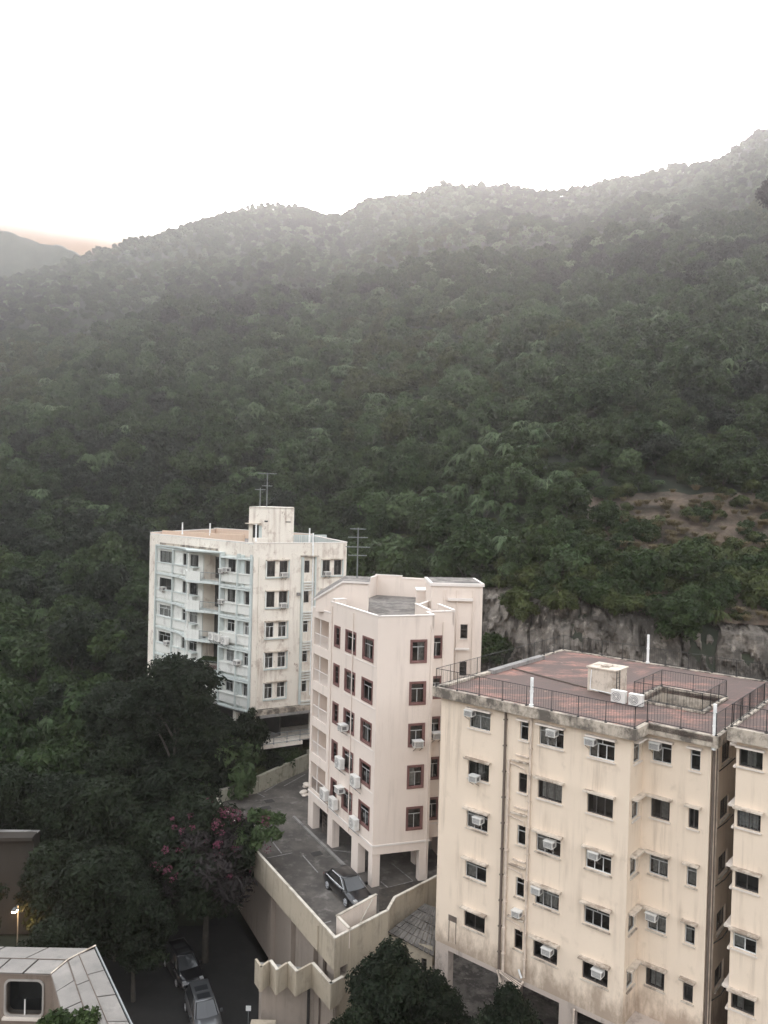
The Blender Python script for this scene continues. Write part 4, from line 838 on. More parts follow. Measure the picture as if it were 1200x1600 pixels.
# ================================================================== CARS
def grid_mesh(rings, m, name, closed=False, smooth=True):
    b = MB(); n = len(rings[0]); b.v = [tuple(p) for r in rings for p in r]; i = b.mi(m)
    for a in range(len(rings)-1):
        for c in range(n if closed else n-1): d = (c+1) % n; b.f.append((a*n+c, a*n+d, (a+1)*n+d, (a+1)*n+c)); b.m.append(i)
    for r0 in (0, len(rings)-1): b.f.append(tuple(r0*n+c for c in (range(n) if r0 else range(n-1, -1, -1)))); b.m.append(i)
    return b.mesh(name, smooth)
def car(label, x, y, z, ang, paint, suv=False, L=4.65, W=1.82, H=1.46):
    o = thing('parked_car', label, 'car', (x, y, z), rad(ang), 'parked cars')
    hb = .98 if suv else .90     # belt height
    st = [(-L/2, .42, .62, .72), (-L/2+.08, .28, hb-.08, .88), (-L/2+.5, .22, hb+.04, .97), (-1.2, .2, hb+.02, 1), (0, .2, hb, 1), (.95, .2, hb-.02, 1), (1.35, .2, hb-.06, .99), (L/2-.45, .22, hb-.2, .93), (L/2-.1, .28, .62, .82), (L/2, .40, .50, .70)]
    if suv: st[1] = (-L/2+.05, .3, hb, .93)
    rings = []
    for xx, lo, hi, wf in st:
        h = W/2*wf
        rings.append([(xx, -h*.9, lo), (xx, -h, lo+.12), (xx, -h*1.0, (lo+hi)/2), (xx, -h*.96, hi-.09), (xx, -h*.84, hi), (xx, -h*.4, hi+.03), (xx, 0, hi+.04), (xx, h*.4, hi+.03), (xx, h*.84, hi), (xx, h*.96, hi-.09), (xx, h, (lo+hi)/2), (xx, h, lo+.12), (xx, h*.9, lo)])
    mk('body', grid_mesh(rings, paint, 'body'), o)
    # glasshouse
    top = (-1.35, .35) if not suv else (-1.9, .35); bot = (-1.95, 1.2) if not suv else (-2.2, 1.15)
    hw, tw = W/2*.86, W/2*.66
    gr = []
    for t in (0, .5, .92):
        a0, a1 = bot[0]+(top[0]-bot[0])*t, bot[1]+(top[1]-bot[1])*t; hh = hb+(H-hb)*t; ww = hw+(tw-hw)*t
        gr.append([(a0, -ww*.9, hh), (a0+.25, -ww, hh), (a1-.35, -ww, hh), (a1, -ww*.85, hh), (a1+.05, 0, hh), (a1, ww*.85, hh), (a1-.35, ww, hh), (a0+.25, ww, hh), (a0, ww*.9, hh), (a0-.04, 0, hh)])
    mk('windows', grid_mesh(gr, 'carglass', 'windows', True, False), o)
    rr = []
    for hh, ex in ((H-.06, .02), (H-.015, -.02), (H, -.2)):
        rr.append([(top[0]-ex+.02, -(tw+ex*.5), hh), (top[1]+ex+.02, -(tw+ex*.5), hh), (top[1]+.06+ex, 0, hh), (top[1]+ex+.02, tw+ex*.5, hh), (top[0]-ex+.02, tw+ex*.5, hh), (top[0]-ex, 0, hh)])
    mk('roof', grid_mesh(rr, paint, 'roof', True), o)
    if suv:
        for a in (-1.2, -.35): b = MB(); b.box(LOC, a, a+.55, -.42, .42, H+.002, H+.012, 'carglass'); b.obj('sunroof', o)
    for sgn in (-1, 1):
        b = MB()
        for xb, xt in ((bot[1]-.02, top[1]+.0), (.0, -.1), (bot[0]+.25, top[0]+.15)):
            b.tube((xb, sgn*hw, hb), (xt, sgn*(tw+.01), H-.05), .035, paint, 5)
        b.obj('pillar', o)
        b = MB(); b.path([(bot[0]+.2, sgn*(hw+.012), hb+.03), (bot[1]-.35, sgn*(hw+.012), hb+.03)], .012, 'chrome', 4); b.path([(bot[0]+.3, sgn*(hw-.02), hb+.12), (top[0]+.2, sgn*(tw+.03), H-.07), (top[1]-.3, sgn*(tw+.03), H-.06), (bot[1]-.35, sgn*(hw+.012), hb+.05)], .012, 'chrome', 4); b.obj('trim', o)
        b = MB(); b.box(LOC, .75, .95, sgn*(W/2+.0)-.02 if sgn > 0 else sgn*(W/2+.14), sgn*(W/2+.14) if sgn > 0 else sgn*W/2+.02, hb+.0, hb+.13, paint); b.obj('mirror', o)
        b = MB(); yb = sgn*W/2*.66; b.box(LOC, L/2-.32, L/2-.06, min(yb*.8, yb*1.2), max(yb*.8, yb*1.2), .60, .72, 'headl'); b.obj('headlight', o)
        b = MB(); b.box(LOC, -L/2-.01, -L/2+.25, min(yb*.8, yb*1.25), max(yb*.8, yb*1.25), hb-.3, hb-.14, 'red'); b.obj('tail_light', o)
        for wx in (-1.34, 1.34):
            wh = mk('wheel', None, o, (wx, sgn*(W/2-.1), .33))
            b = MB(); b.tube((0, -.11, 0), (0, .11, 0), .33, 'black', 20); b.obj('tyre', wh)
            b = MB(); N = 5; ys = sgn*.115
            b.tube((0, ys-.01, 0), (0, ys+.005, 0), .07, 'rim', 10)
            for i in range(N): a = 2*pi*i/N; b.tube((0, ys, 0), (.22*cos(a), ys, .22*sin(a)), .028, 'rim', 4)
            for i in range(16): a, c = 2*pi*i/16, 2*pi*(i+1)/16; b.tube((.22*cos(a), ys, .22*sin(a)), (.22*cos(c), ys, .22*sin(c)), .02, 'rim', 4)
            b.obj('rim', wh)
    b = MB(); b.box(LOC, L/2-.03, L/2+.012, -.42, .42, .42, .56, 'acg'); b.obj('grille', o)
    b = MB(); b.box(LOC, L/2+.0125, L/2+.02, -.26, .26, .36, .47, 'framew'); b.obj('number_plate', o)
    b = MB(); b.box(LOC, L/2-.25, L/2+.005, -.8, .8, .24, .34, 'chrome' if suv else 'acg'); b.obj('bumper', o)
    return o
car('black saloon car parked on the podium deck beside the pink block', -1.84, 53.58, -27.5, -59, 'carblack')
car('dark car parked in the shade on the street under the blossoming tree', -13.6, 55.6, -34.56, -58, 'carblack', True, 4.6, 1.85, 1.6)
car('silver grey people carrier with sunroof at the bottom of the street', -11.0, 50.6, -34.56, -66, 'carsilver', True, 4.7, 1.85, 1.65)
# ================================================================== STREET LEVEL
def sheet(name, pts, z, m, **k): b = MB(); b.quad([(x, y, z) for x, y in pts], m); return b.obj(name, **k)
sheet('ground', [(-2500, -2500), (2500, -2500), (2500, 2500), (-2500, 2500)], -34.8, 'soil', kind='structure')
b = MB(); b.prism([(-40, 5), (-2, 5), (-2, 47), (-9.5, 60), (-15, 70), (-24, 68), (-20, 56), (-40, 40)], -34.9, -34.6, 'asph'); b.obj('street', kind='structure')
b = MB(); b.prism([(2.2, 30), (40, 30), (40, 62), (14.5, 62), (4.4, 54.0), (1.5, 49.7), (-1.9, 46.3), (-1.9, 44)], -34.7, -32.4, 'grey', 'groof'); b.obj('yard', kind='structure')
o = thing('plastic_sheeting', 'crumpled pale blue plastic sheeting on the ground in the open base of the cream block', 'plastic sheet', (10.5, 41.8, -32.4), rad(U))
b = MB(); N = 16
for i in range(N):
    for j in range(8): b.v.append((i*.22, j*.28, .28+.22*sin(i*1.1+.7*j)*cos(j*.9)+random.uniform(0, .12)))
for i in range(N-1):
    for j in range(7): b.f.append((i*8+j, (i+1)*8+j, (i+1)*8+j+1, i*8+j+1)); b.m.append(b.mi('water'))
b.obj('sheet', o, smooth=True)
o = thing('traffic_sign', 'small white diamond plate on a post at the kerb below the stair gallery', 'sign', (-7.75, 48.7, -34.6))
b = MB(); b.tube((0, 0, 0), (0, 0, 2.4), .03, 'ironl'); b.obj('post', o)
b = MB(); b.box(Fr(0, -.04, 0), -.16, .16, 0, .02, 2.1, 2.42, 'framew'); b.obj('plate', o)
o = thing('meter_kiosk', 'little flat roofed concrete cabin with dark doorway at the foot of the podium', 'cabin', (-6.6, 46.2, -34.6))
b = MB(); b.wall(Fr(-.5, -.4, 0), 0, 1.1, 0, 2.5, [(.3, .85, .2, 2.1, .5)], 'conc_in'); b.wall(Fr(.6, -.4, 90), 0, 1.2, 0, 2.5, [], 'conc_in'); b.wall(Fr(-.5, .8, -90), 0, 1.2, 0, 2.5, [], 'conc_in'); b.obj('wall', o)
b = MB(); b.box(Fr(-.7, -.4, 0), 0, 1.5, -1.3, .4, 2.5, 2.62, 'conc'); b.obj('roof', o)
o = thing('street_lamp', 'lit warm street lamp on a thin post by the retaining wall', 'street lamp', (-25.3, 55, -34.6))
b = MB(); b.path([(0, 0, 0), (0, 0, 5.0), (.1, -.3, 5.2), (.15, -.6, 5.15)], .05, 'ironl', 8); b.obj('post', o)
b = MB(); b.box(Fr(.15, -.6, 0), -.16, .16, 0, .4, 5.1, 5.2, 'ironl'); b.obj('lamp_housing', o)
b = MB(); b.box(Fr(.15, -.62, 0), -.13, .13, .02, .36, 5.0, 5.098, 'lamp'); b.obj('bulb', o)
pl = bpy.data.lights.new('street_lamp_light', 'POINT'); pl.energy = 25; pl.color = (1, .6, .28); pl.shadow_soft_size = .15
plo = bpy.data.objects.new('street_lamp_light', pl); S.collection.objects.link(plo); plo.parent = o; plo.location = (.15, -.8, 4.75)
o = thing('retaining_wall', 'brown stained retaining wall among the trees at the left edge', 'wall', (-30, 60, -34.6), world=True)
b = MB(); f_, l_ = seg((-36, 59.5), (-26.8, 60.2)); 
k = len(b.v); pts = [f_.p(0, 0, -34.6), f_.p(l_, 0, -34.6), f_.p(l_, -.8, -27.3), f_.p(0, -.8, -27.1)]; back = [f_.p(0, -2, -34.6), f_.p(l_, -2, -34.6), f_.p(l_, -2, -27.3), f_.p(0, -2, -27.1)]
b.quad(pts, 'brownwall'); b.quad([pts[3], pts[2], back[2], back[3]], 'grey'); b.quad([pts[1], back[1], back[2], pts[2]], 'brownwall'); b.obj('wall', o)
b = MB(); b.box(f_, 0, l_+.1, -1.1, .0, -27.3, -27.05, 'brownwall'); b.obj('coping', o)
# ================================================================== BOTTOM-LEFT HOUSE
HB = thing('house', 'house corner with pale metal sheet roof and round-cornered windows, lower left', 'building', (-13, 31, -34.6), world=True)
fh = Fr(-22, 29.72, 0); X0 = -22
def rwin(b, x0, x1, z0, z1, Y, zlo, zhi, xa, xb, m, r=.22, N=5, rev=.35):
    """wall strip xa..xb with a round-cornered opening"""
    ring = []
    for cx, cz, a0 in ((x1-r, z1-r, 0), (x0+r, z1-r, 90), (x0+r, z0+r, 180), (x1-r, z0+r, 270)):
        for i in range(N+1): a = rad(a0+90*i/N); ring.append((cx+r*cos(a), cz+r*sin(a)))
    out = []
    for (x, z) in ring:
        cx, cz = (x0+x1)/2, (z0+z1)/2; dx, dz = x-cx, z-cz
        t = min(((xb-cx)/dx if dx > 0 else (xa-cx)/dx if dx < 0 else 1e9), ((zhi-cz)/dz if dz > 0 else (zlo-cz)/dz if dz < 0 else 1e9)); out.append((cx+dx*t, cz+dz*t))
    n = len(ring)
    for i in range(n):
        j = (i+1) % n; q = [out[i]]
        if abs(out[i][0]-out[j][0]) > 1e-3 and abs(out[i][1]-out[j][1]) > 1e-3: q.append((xb if max(out[i][0], out[j][0]) > xb-1e-3 else xa, zhi if max(out[i][1], out[j][1]) > zhi-1e-3 else zlo))
        q.append(out[j]); q += [ring[j], ring[i]]
        b.quad([(x, Y, z) for x, z in q], m); b.quad([(ring[i][0], Y, ring[i][1]), (ring[j][0], Y, ring[j][1]), (ring[j][0], Y+rev, ring[j][1]), (ring[i][0], Y+rev, ring[i][1])], m)
    b.quad([(x, Y+rev+.7, z) for x, z in ring], 'dark')
    for i in range(n): j = (i+1) % n; b.quad([(ring[i][0], Y+rev, ring[i][1]), (ring[j][0], Y+rev, ring[j][1]), (ring[j][0], Y+rev+.7, ring[j][1]), (ring[i][0], Y+rev+.7, ring[i][1])], 'dark')
    return ring
b = MB(); zt_ = -18.72; rings = []
cuts = [-18.8, -16.6, -14.28, -12.38]
for i, (xa, xb) in enumerate(zip(cuts, cuts[1:])):
    x1_ = [-16.85, -14.5, -12.72][i]; rings.append(rwin(b, x1_-1.42, x1_, -20.35, -18.98, 29.85, -21.2, zt_, xa, xb, 'taupe'))
b.box(Fr(-18.8, 29.85, 0), 0, 6.42, -.3, 0, -34.6, -21.2, 'taupe')
b.quad([(-12.38, 29.85, -34.6), (-12.38, 29.85, zt_), (-10.8, 27.53, zt_), (-10.8, 27.53, -34.6)][::-1], 'taupe'); b.quad([(-10.8, 27.53, -34.6), (-10.8, 27.53, zt_), (-9.2, 24.6, zt_), (-9.2, 24.6, -34.6)][::-1], 'taupe')
b.quad([(-11.6, 31.2, -34.6), (-8.5, 27.1, -34.6), (-8.5, 27.1, -18.95), (-11.6, 31.2, -18.95)][::-1], 'taupe'); b.quad([(-22, 31.2, -34.6), (-11.6, 31.2, -34.6), (-11.6, 31.2, -18.95), (-22, 31.2, -18.95)][::-1], 'taupe')
b.obj('wall', HB)
for ring, x1_ in zip(rings, (-16.85, -14.5, -12.72)):
    wf = mk('window', None, HB); wf.name = 'window'
    b = MB(); n = len(ring); cx, cz = x1_-.71, -19.665
    for i in range(n):
        j = (i+1) % n; P_ = lambda q, e, y: (cx+(q[0]-cx)*e, y, cz+(q[1]-cz)*e)
        for (e0, y0_), (e1, y1_) in (((1.09, 29.845), (1.09, 29.80)), ((1.09, 29.80), (.99, 29.80)), ((.99, 29.80), (.99, 29.9))):
            b.quad([P_(ring[i], e0, y0_), P_(ring[j], e0, y0_), P_(ring[j], e1, y1_), P_(ring[i], e1, y1_)], 'oldframe')
    b.obj('frame', wf)
    b = MB(); b.quad([(cx+(q[0]-cx)*.99, 29.95, cz+(q[1]-cz)*.99) for q in ring], 'glass'); b.obj('pane', wf)
    b = MB(); b.box(Fr(cx-.02, 29.92, 0), 0, .05, 0, .03, -20.34, -19.75, 'acw'); b.obj('mullion', wf)
    b = MB(); b.box(Fr(x1_-1.5, 29.85, 0), 0, 1.58, .003, .16, -20.46, -20.38, 'hood_clean'); b.obj('sill', wf)
def strip(p00, p01, p10, p11, n, lift=0):    # roof sheets between two edges
    for i in range(n):
        a, c = i/n+.004, (i+1)/n-.004; L_ = lambda p, q, t: Vector(p)*(1-t)+Vector(q)*t
        lo = [L_(p00, p01, a), L_(p00, p01, c), L_(p10, p11, c), L_(p10, p11, a)]; dz = Vector((0, 0, .035+.006*(i % 2)))
        b = MB(); hi = [v+dz for v in lo]; b.quad(hi, 'metalroof')
        for k_ in range(4): b.quad([lo[k_], lo[(k_+1) % 4], hi[(k_+1) % 4], hi[k_]], 'metalroof')
        b.quad(lo[::-1], 'metalroof'); b.obj('roof_sheet', HB)
zi, zm, zo = -18.64, -18.66, -18.70
I0, I1, I2 = (-22, 29.72, zi), (-12.35, 29.72, zi), (-9.2, 24.5, zi)
M0, M1, M2 = (-22, 30.66, zm), (-12.15, 30.66, zm), (-8.2, 24.5, zm)
N1, N2_ = (-11.87, 31.1, zm), (-7.5, 24.5, zm)
O0, O1, O2 = (-22, 31.45, zo), (-11.4, 31.6, zo), (-6.7, 24.3, zo)
e_ = .012
strip((-22, 29.72, zi), (-12.37, 29.72, zi), (-22, 30.64, zm), (-12.17, 30.64, zm), 9); strip((-22, 30.67, zm), (-12.17, 30.67, zm), (-22, 31.45, zo), (-11.5, 31.55, zo), 6)
strip((-12.33, 29.70, zi), (-9.2, 24.5, zi), (-12.08, 30.6, zm), (-8.35, 24.5, zm), 5); strip((-12.05, 30.63, zm), (-8.32, 24.5, zm), (-11.83, 31.05, zm), (-7.6, 24.5, zm), 4); strip((-11.80, 31.07, zm), (-7.57, 24.5, zm), (-11.4, 31.58, zo), (-6.7, 24.3, zo), 5)
b = MB(); b.path([(-12.36, 29.7, zi+.05), (-12.1, 30.64, zi+.04), (-11.8, 31.1, zi+.03), (-11.35, 31.65, zi+.05)], .03, 'hood'); b.obj('hip_cap', HB)
b = MB()
for q in ([(-12.33, 29.66, zi+.02), (-9.2, 24.45, zi+.02)], [(-12.1, 30.64, zi+.03), (-8.33, 24.5, zi+.03)], [(-11.83, 31.07, zi+.03), (-7.6, 24.5, zi+.03)], [(-22, 30.66, zi+.03), (-12.2, 30.66, zi+.03)], [(-22, 29.66, zi+.0), (-12.35, 29.66, zi)]): b.path(q, .018, 'piped', 4)
b.path([(-11.35, 31.65, zi-.03), (-6.6, 24.3, zi-.03)], .04, 'ironl', 6); b.obj('seam', HB)
# ================================================================== TERRAIN
def yh(px): return 778.7+(px-600)*.0253
RID = [(-700, 440, 420), (-300, 440, 400), (0, 432, 400), (60, 415, 400), (120, 397, 420), (190, 378, 440), (250, 361, 460), (330, 335, 500), (400, 320, 520), (460, 325, 515), (500, 337, 505), (525, 338, 505), (560, 322, 525), (620, 310, 540), (700, 300, 560), (800, 294, 565), (900, 299, 560), (930, 293, 555), (960, 279, 540), (1040, 259, 520), (1100, 242, 500), (1200, 214, 470), (1500, 150, 420), (1900, 120, 400)]
RX = [r[0] for r in RID]; RZ = [(yh(p)-y)/1220*d-(4.0 if p < 900 else 7.5) for p, y, d in RID]; RD = [r[2] for r in RID]
BASE = {-700: [(60, -34.8), (75, -32), (100, -22), (130, -8)], 0: [(60, -34.8), (68, -34), (100, -26), (130, -13)], 200: [(60, -34.8), (70, -33.5), (92, -27), (130, -11)],
        330: [(62, -34.8), (72, -29), (100, -25), (128, -12)], 420: [(66, -34.8), (74, -28), (104, -25), (126, -11)], 560: [(70, -34.8), (80, -28.5), (100, -20), (118, -9)],
        760: [(70, -34.8), (75, -28), (84, -10.5), (118, 5)], 900: [(66, -34.8), (69.5, -27), (76, -10), (116, 12)], 1100: [(62, -34.8), (68, -26), (74, -12), (110, 12)], 1300: [(58, -34.8), (66, -24), (72, -12), (110, 14)], 1900: [(58, -34.8), (66, -24), (72, -12), (110, 14)]}
BK = sorted(BASE); BD = [[BASE[k][j][0] for k in BK] for j in range(4)]; BZ = [[BASE[k][j][1] for k in BK] for j in range(4)]
def fnoise(x, y):
    v = 0
    for i, (fx, fy, a) in enumerate([(.011, .017, 1), (.023, -.013, .8), (.041, .029, .45), (-.063, .051, .3), (.11, -.09, .16)]): v = v + a*np.sin(fx*x+fy*y+1.7*i)*np.cos(fy*1.3*x-fx*1.1*y+.9*i)
    return v
def terr(px, d):
    px = np.asarray(px, float); d = np.asarray(d, float)
    ds = [np.full_like(px, 0)] + [np.interp(px, BK, q) for q in BD] + [np.interp(px, RX, RD)]; ds.append(ds[-1]+110); ds.append(ds[-1]+500)
    zs = [np.full_like(px, -34.8)] + [np.interp(px, BK, q) for q in BZ] + [np.interp(px, RX, RZ)]; zs.append(zs[-1]-45); zs.append(np.full_like(px, -34.8))
    z = np.full_like(px, -34.8)
    for k in range(len(ds)-1):
        t = np.clip((d-ds[k])/(ds[k+1]-ds[k]), 0, 1); z = np.where((d >= ds[k]), zs[k]+(zs[k+1]-zs[k])*t, z)
    x = (px-600)/1220*d
    am = np.clip((d-120)*.07, 0, 9)*np.clip((ds[5]-d)/60, 0, 1)
    return z+am*fnoise(x, d)
def polar_mesh(name, pxs, dfun, zoff, mat, nj, disp=None, smooth=True):
    b = MB(); n = len(pxs)
    PX, T = np.meshgrid(pxs, np.linspace(0, 1, nj)); Dd = dfun(PX, T); Z = terr(PX, Dd)+zoff
    if disp is not None: Dd, Z = disp(PX, T, Dd, Z)
    X = (PX-600)/1220*Dd
    b.v = list(map(tuple, np.stack([X, Dd, Z], -1).reshape(-1, 3))); i = b.mi(mat)
    for j in range(nj-1):
        for k in range(n-1): b.f.append((j*n+k, j*n+k+1, (j+1)*n+k+1, (j+1)*n+k)); b.m.append(i)
    return b.obj(name, smooth=smooth, kind='structure')
polar_mesh('hillside', np.linspace(-700, 1900, 150), lambda PX, T: 56*(1100/56.)**T, 0, 'soil', 130)
def n3(p, s, oct=5):
    """cheap fractal value noise"""
    tot = 0; a = 1; q = p*s
    for o_ in range(oct):
        i = np.floor(q).astype(np.int64); f = q-i; f = f*f*(3-2*f); r = 0
        for dx in (0, 1):
            for dy in (0, 1):
                for dz in (0, 1):
                    h = (i[..., 0]+dx)*73856093 ^ (i[..., 1]+dy)*19349663 ^ (i[..., 2]+dz)*83492791
                    h = ((h*1103515245+12345) & 0x7fffffff)/0x7fffffff
                    r = r + h*np.where(dx, f[..., 0], 1-f[..., 0])*np.where(dy, f[..., 1], 1-f[..., 1])*np.where(dz, f[..., 2], 1-f[..., 2])
        tot = tot+a*r; a *= .5; q = q*2.03+7.1
    return tot/2
def rock_d(PX, T):
    a = np.interp(PX, BK, BD[0]); c = np.interp(PX, BK, BD[2])+2.2; return a+(c-a)*T
def rock_disp(PX, T, Dd, Z):
    p = np.stack([(PX-600)/1220*Dd, Dd*.5, Z], -1); v = n3(p, .3, 6)-.5; v2 = np.abs(n3(p*np.array([1, 1, .35])+50, .9, 4)-.5)
    v3 = n3(p+20, 2.2, 3)-.5; return Dd-1.0-3.6*v+3.2*np.clip(.12-v2, 0, 1)*6*.35-.6*v3, Z+.1*v
polar_mesh('rock_slope', np.linspace(735, 1330, 330), rock_d, .1, 'rock', 110, rock_disp, False)
def dirt_d(PX, T): a = np.interp(PX, BK, BD[2])+.5; return a+22*T
def dirt_disp(PX, T, Dd, Z):
    p = np.stack([(PX-600)/1220*Dd, Dd, Z], -1); v = n3(p, .4, 5)-.45
    edge = np.minimum(np.clip((PX-880)/90, 0, 1), np.clip((1-T)*4, 0, 1)); return Dd, Z+.9*v*edge+(edge-.35)*.9
polar_mesh('bare_earth', np.linspace(880, 1330, 150), dirt_d, .0, 'dirt', 50, dirt_disp, False)
# far mountain beyond the gap
b = MB(); prof = [(-500, 330), (-200, 315), (-60, 332), (0, 346), (30, 360), (55, 374), (80, 376), (105, 386), (130, 402), (165, 432), (215, 470), (300, 520), (420, 600)]
xs = np.arange(-500, 421, 5.); PXm, Tm = np.meshgrid(xs, np.linspace(0, 1, 60)); Dm = 440+300*Tm
Ym = np.interp(PXm, [p[0] for p in prof], [p[1] for p in prof]); Hm = (yh(PXm)-Ym)/1220*570+34.8
Fm = np.where(Dm < 570, (Dm-440)/130, 1-(Dm-570)/190); Xm = (PXm-600)/1220*Dm
Pm = np.stack([Xm, Dm, Hm*0], -1); Zm = Hm*Fm-34.8+((n3(Pm, .012, 5)-.5)*20+(n3(Pm, .12, 3)-.5)*5)*np.clip(1.15-np.abs(Dm-570)/80, .12, 1)*np.clip(Fm*3, 0, 1)-2
b.v = list(map(tuple, np.stack([Xm, Dm, Zm], -1).reshape(-1, 3))); n = len(xs); i = b.mi('soil')
for j in range(59):
    for k in range(n-1): b.f.append((j*n+k, j*n+k+1, (j+1)*n+k+1, (j+1)*n+k)); b.m.append(i)
b.obj('far_mountain', smooth=True, kind='structure')
# ================================================================== TREES
def ico():
    import bmesh
    bm = bmesh.new(); bmesh.ops.create_icosphere(bm, subdivisions=1, radius=1); v = np.array([x.co[:] for x in bm.verts]); f = [[q.index for q in p.verts] for p in bm.faces]; bm.free(); return v, f
IV, IF = ico()
def crown(name, seed, R, H, ncl, nleaf, ls, mat, kind='leaf', zc=0, mats2=None, frac2=0, core=.72, cr=(.28, .46), extra=None, ar=1.7):
    """irregular crown: leaf clumps through an ellipsoid volume, each with a rough core and many leaf faces"""
    r = np.random.default_rng(seed); V, Fa, tint, mi_ = [], [], [], []; nv = 0
    cl = []; f1, f2, f3 = r.uniform(0, 6.28, 3)
    for i in range(ncl):
        th = r.uniform(0, 2*pi); cz = r.uniform(-.55, 1); lob = 1+.24*sin(2*th+f1)+.2*sin(3*th+f2); cz *= 1+.16*sin(2*th+f3); rr = math.sqrt(max(0, 1-min(1, cz*cz)))*r.uniform(.5, 1.0)*lob
        if cz < 0: rr *= .85
        cl.append((np.array([rr*cos(th)*R*.78, rr*sin(th)*R*.78, cz*H*.5*.8]), R*r.uniform(*cr)))
    if extra: cl += [(np.array(c), q) for c, q in extra]
    for c, q in cl:
        ct = .5
        if core:
            jit = IV*(1+r.uniform(-.25, .25, (len(IV), 1)))*q*core*np.array([1, 1, .75])+c+[0, 0, zc]
            V.append(jit); Fa += [[nv+a for a in f] for f in IF]; nv += len(IV); ct = r.uniform(0, 1)**1.3; tint += [.5+.5*ct]*len(IV); mi_ += [0]*len(IF)  # clump cores darker than their leaves: inner shade put into the tint
        m2 = 1 if (mats2 and r.uniform() < frac2) else 0
        if kind == 'palm':
            for k in range(max(7, nleaf//5)):
                a = r.uniform(0, 2*pi); L_ = q*r.uniform(1.3, 2.1); w_ = q*r.uniform(.09, .15); up = r.uniform(.2, .8); d = np.array([cos(a), sin(a), 0]); s = np.array([-sin(a), cos(a), 0]); t_ = r.uniform(0, .6)
                pts = []
                for u in (0, .35, .7, 1): p = c+[0, 0, zc]+d*L_*u+np.array([0, 0, q*.4+L_*(up*u-1.1*u*u)]); ww = w_*(.4+1.6*u*(1-u)*2)*(0.15 if u == 1 else 1); pts += [p-s*ww, p+s*ww]
                V.append(np.array(pts)); 
                for u in range(3): Fa.append([nv+2*u, nv+2*u+1, nv+2*u+3, nv+2*u+2]); mi_.append(m2)
                nv += 8; tint += [t_]*8
            continue
        n_ = nleaf; d = r.normal(size=(n_, 3)); d[:, 2] = d[:, 2]*.8+.25; d /= np.linalg.norm(d, axis=1)[:, None]
        p = c+[0, 0, zc]+d*q*r.uniform(.72, 1.18, (n_, 1))*np.array([1, 1, .8])
        nrm = d*.7+r.normal(size=(n_, 3))*.55+[0, 0, .35]; nrm /= np.linalg.norm(nrm, axis=1)[:, None]
        a = np.cross(nrm, r.normal(size=(n_, 3))); a /= np.linalg.norm(a, axis=1)[:, None]; e = np.cross(nrm, a)
        s = ls*r.uniform(.6, 1.3, (n_, 1)); a = a*s*ar*.5; e = e*s*.5
        q4 = np.stack([p-a, p-e*.9+nrm*s*.12, p+a, p+e*.9+nrm*s*.12], 1).reshape(-1, 3); V.append(q4)
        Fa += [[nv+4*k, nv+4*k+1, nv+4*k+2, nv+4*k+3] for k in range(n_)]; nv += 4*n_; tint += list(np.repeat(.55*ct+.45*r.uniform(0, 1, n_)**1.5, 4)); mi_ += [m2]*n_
    me = bpy.data.meshes.new(name); V = np.concatenate(V)
    me.from_pydata(V.tolist(), [], Fa); me.materials.append(M[mat])
    if mats2: me.materials.append(M[mats2])
    me.polygons.foreach_set('material_index', mi_)
    at = me.attributes.new('tint', 'FLOAT', 'POINT'); at.data.foreach_set('value', np.array(tint, np.float32)); me.update(); return me
def trunk(name, seed, h, r0, R, nb=5, mat='bark', top=.8):
    r = random.Random(seed); b = MB(); pts = [Vector((0, 0, -.6))]
    for i in range(1, 5): pts.append(Vector((r.uniform(-.12, .12)*i*r0*3, r.uniform(-.12, .12)*i*r0*3, h*i/4*top)))
    for i in range(4): b.tube(pts[i], pts[i+1], r0*(1-.18*i), mat, 7, r0*(1-.18*(i+1)))
    for i in range(nb):
        a = 2*pi*i/nb+r.uniform(-.4, .4); s = pts[2+i % 2]; m_ = s+Vector((cos(a)*R*.4, sin(a)*R*.4, h*.2)); e = m_+Vector((cos(a)*R*.35, sin(a)*R*.35, h*.15*r.uniform(.3, 1)))
        b.tube(s, m_, r0*.45, mat, 5, r0*.3); b.tube(m_, e, r0*.3, mat, 5, r0*.12)
    return b.mesh(name)
PR_ = []   # prototypes: (crown mesh, trunk mesh, base radius)
specs = [('leafA', 'leaf', 3.0, 5.0), ('leafA', 'leaf', 3.4, 4.4), ('leafB', 'leaf', 2.8, 4.6), ('leafC', 'leaf', 2.9, 4.2), ('leafD', 'leaf', 3.2, 5.4), ('leafP', 'palm', 2.4, 3.4), ('leafB', 'palm', 2.8, 4.0)]
for i, (m_, kd, R_, H_) in enumerate(specs):
    c = crown('crown', 100+i, R_, H_, 30 if kd == 'leaf' else 14, 84 if kd == 'leaf' else 90, .32, m_, kd, zc=H_*.5+1.2, cr=(.20, .40) if kd == 'leaf' else (.26, .4), ar=1.9)
    PR_.append((c, trunk('trunk', i, H_*.75+1.2, .16, R_), R_))
TRL = {0: 'dark green broadleaf tree in the dense wood around the buildings', 1: 'wide green broadleaf tree in the dense wood around the buildings', 2: 'grey-green tree in the dense wood around the buildings', 3: 'olive tinted tree in the dense wood around the buildings', 4: 'very dark tall tree in the dense wood around the buildings', 5: 'light green tree with drooping fronds in the dense wood', 6: 'grey-green tree with drooping fronds in the dense wood'}
TRG = {k: v.replace('tree', 'trees') for k, v in TRL.items()}
def place_tree(k, x, y, z, s, rz, label=None, group=None, name='forest_tree', tilt=0):
    o = thing(name, label or TRL[k], 'tree', (x, y, z), rz, group if label else TRG[k]); o.scale = (s, s, s*random.uniform(.85, 1.2))
    mk('crown', PR_[k][0], o); mk('trunk', PR_[k][1], o); return o
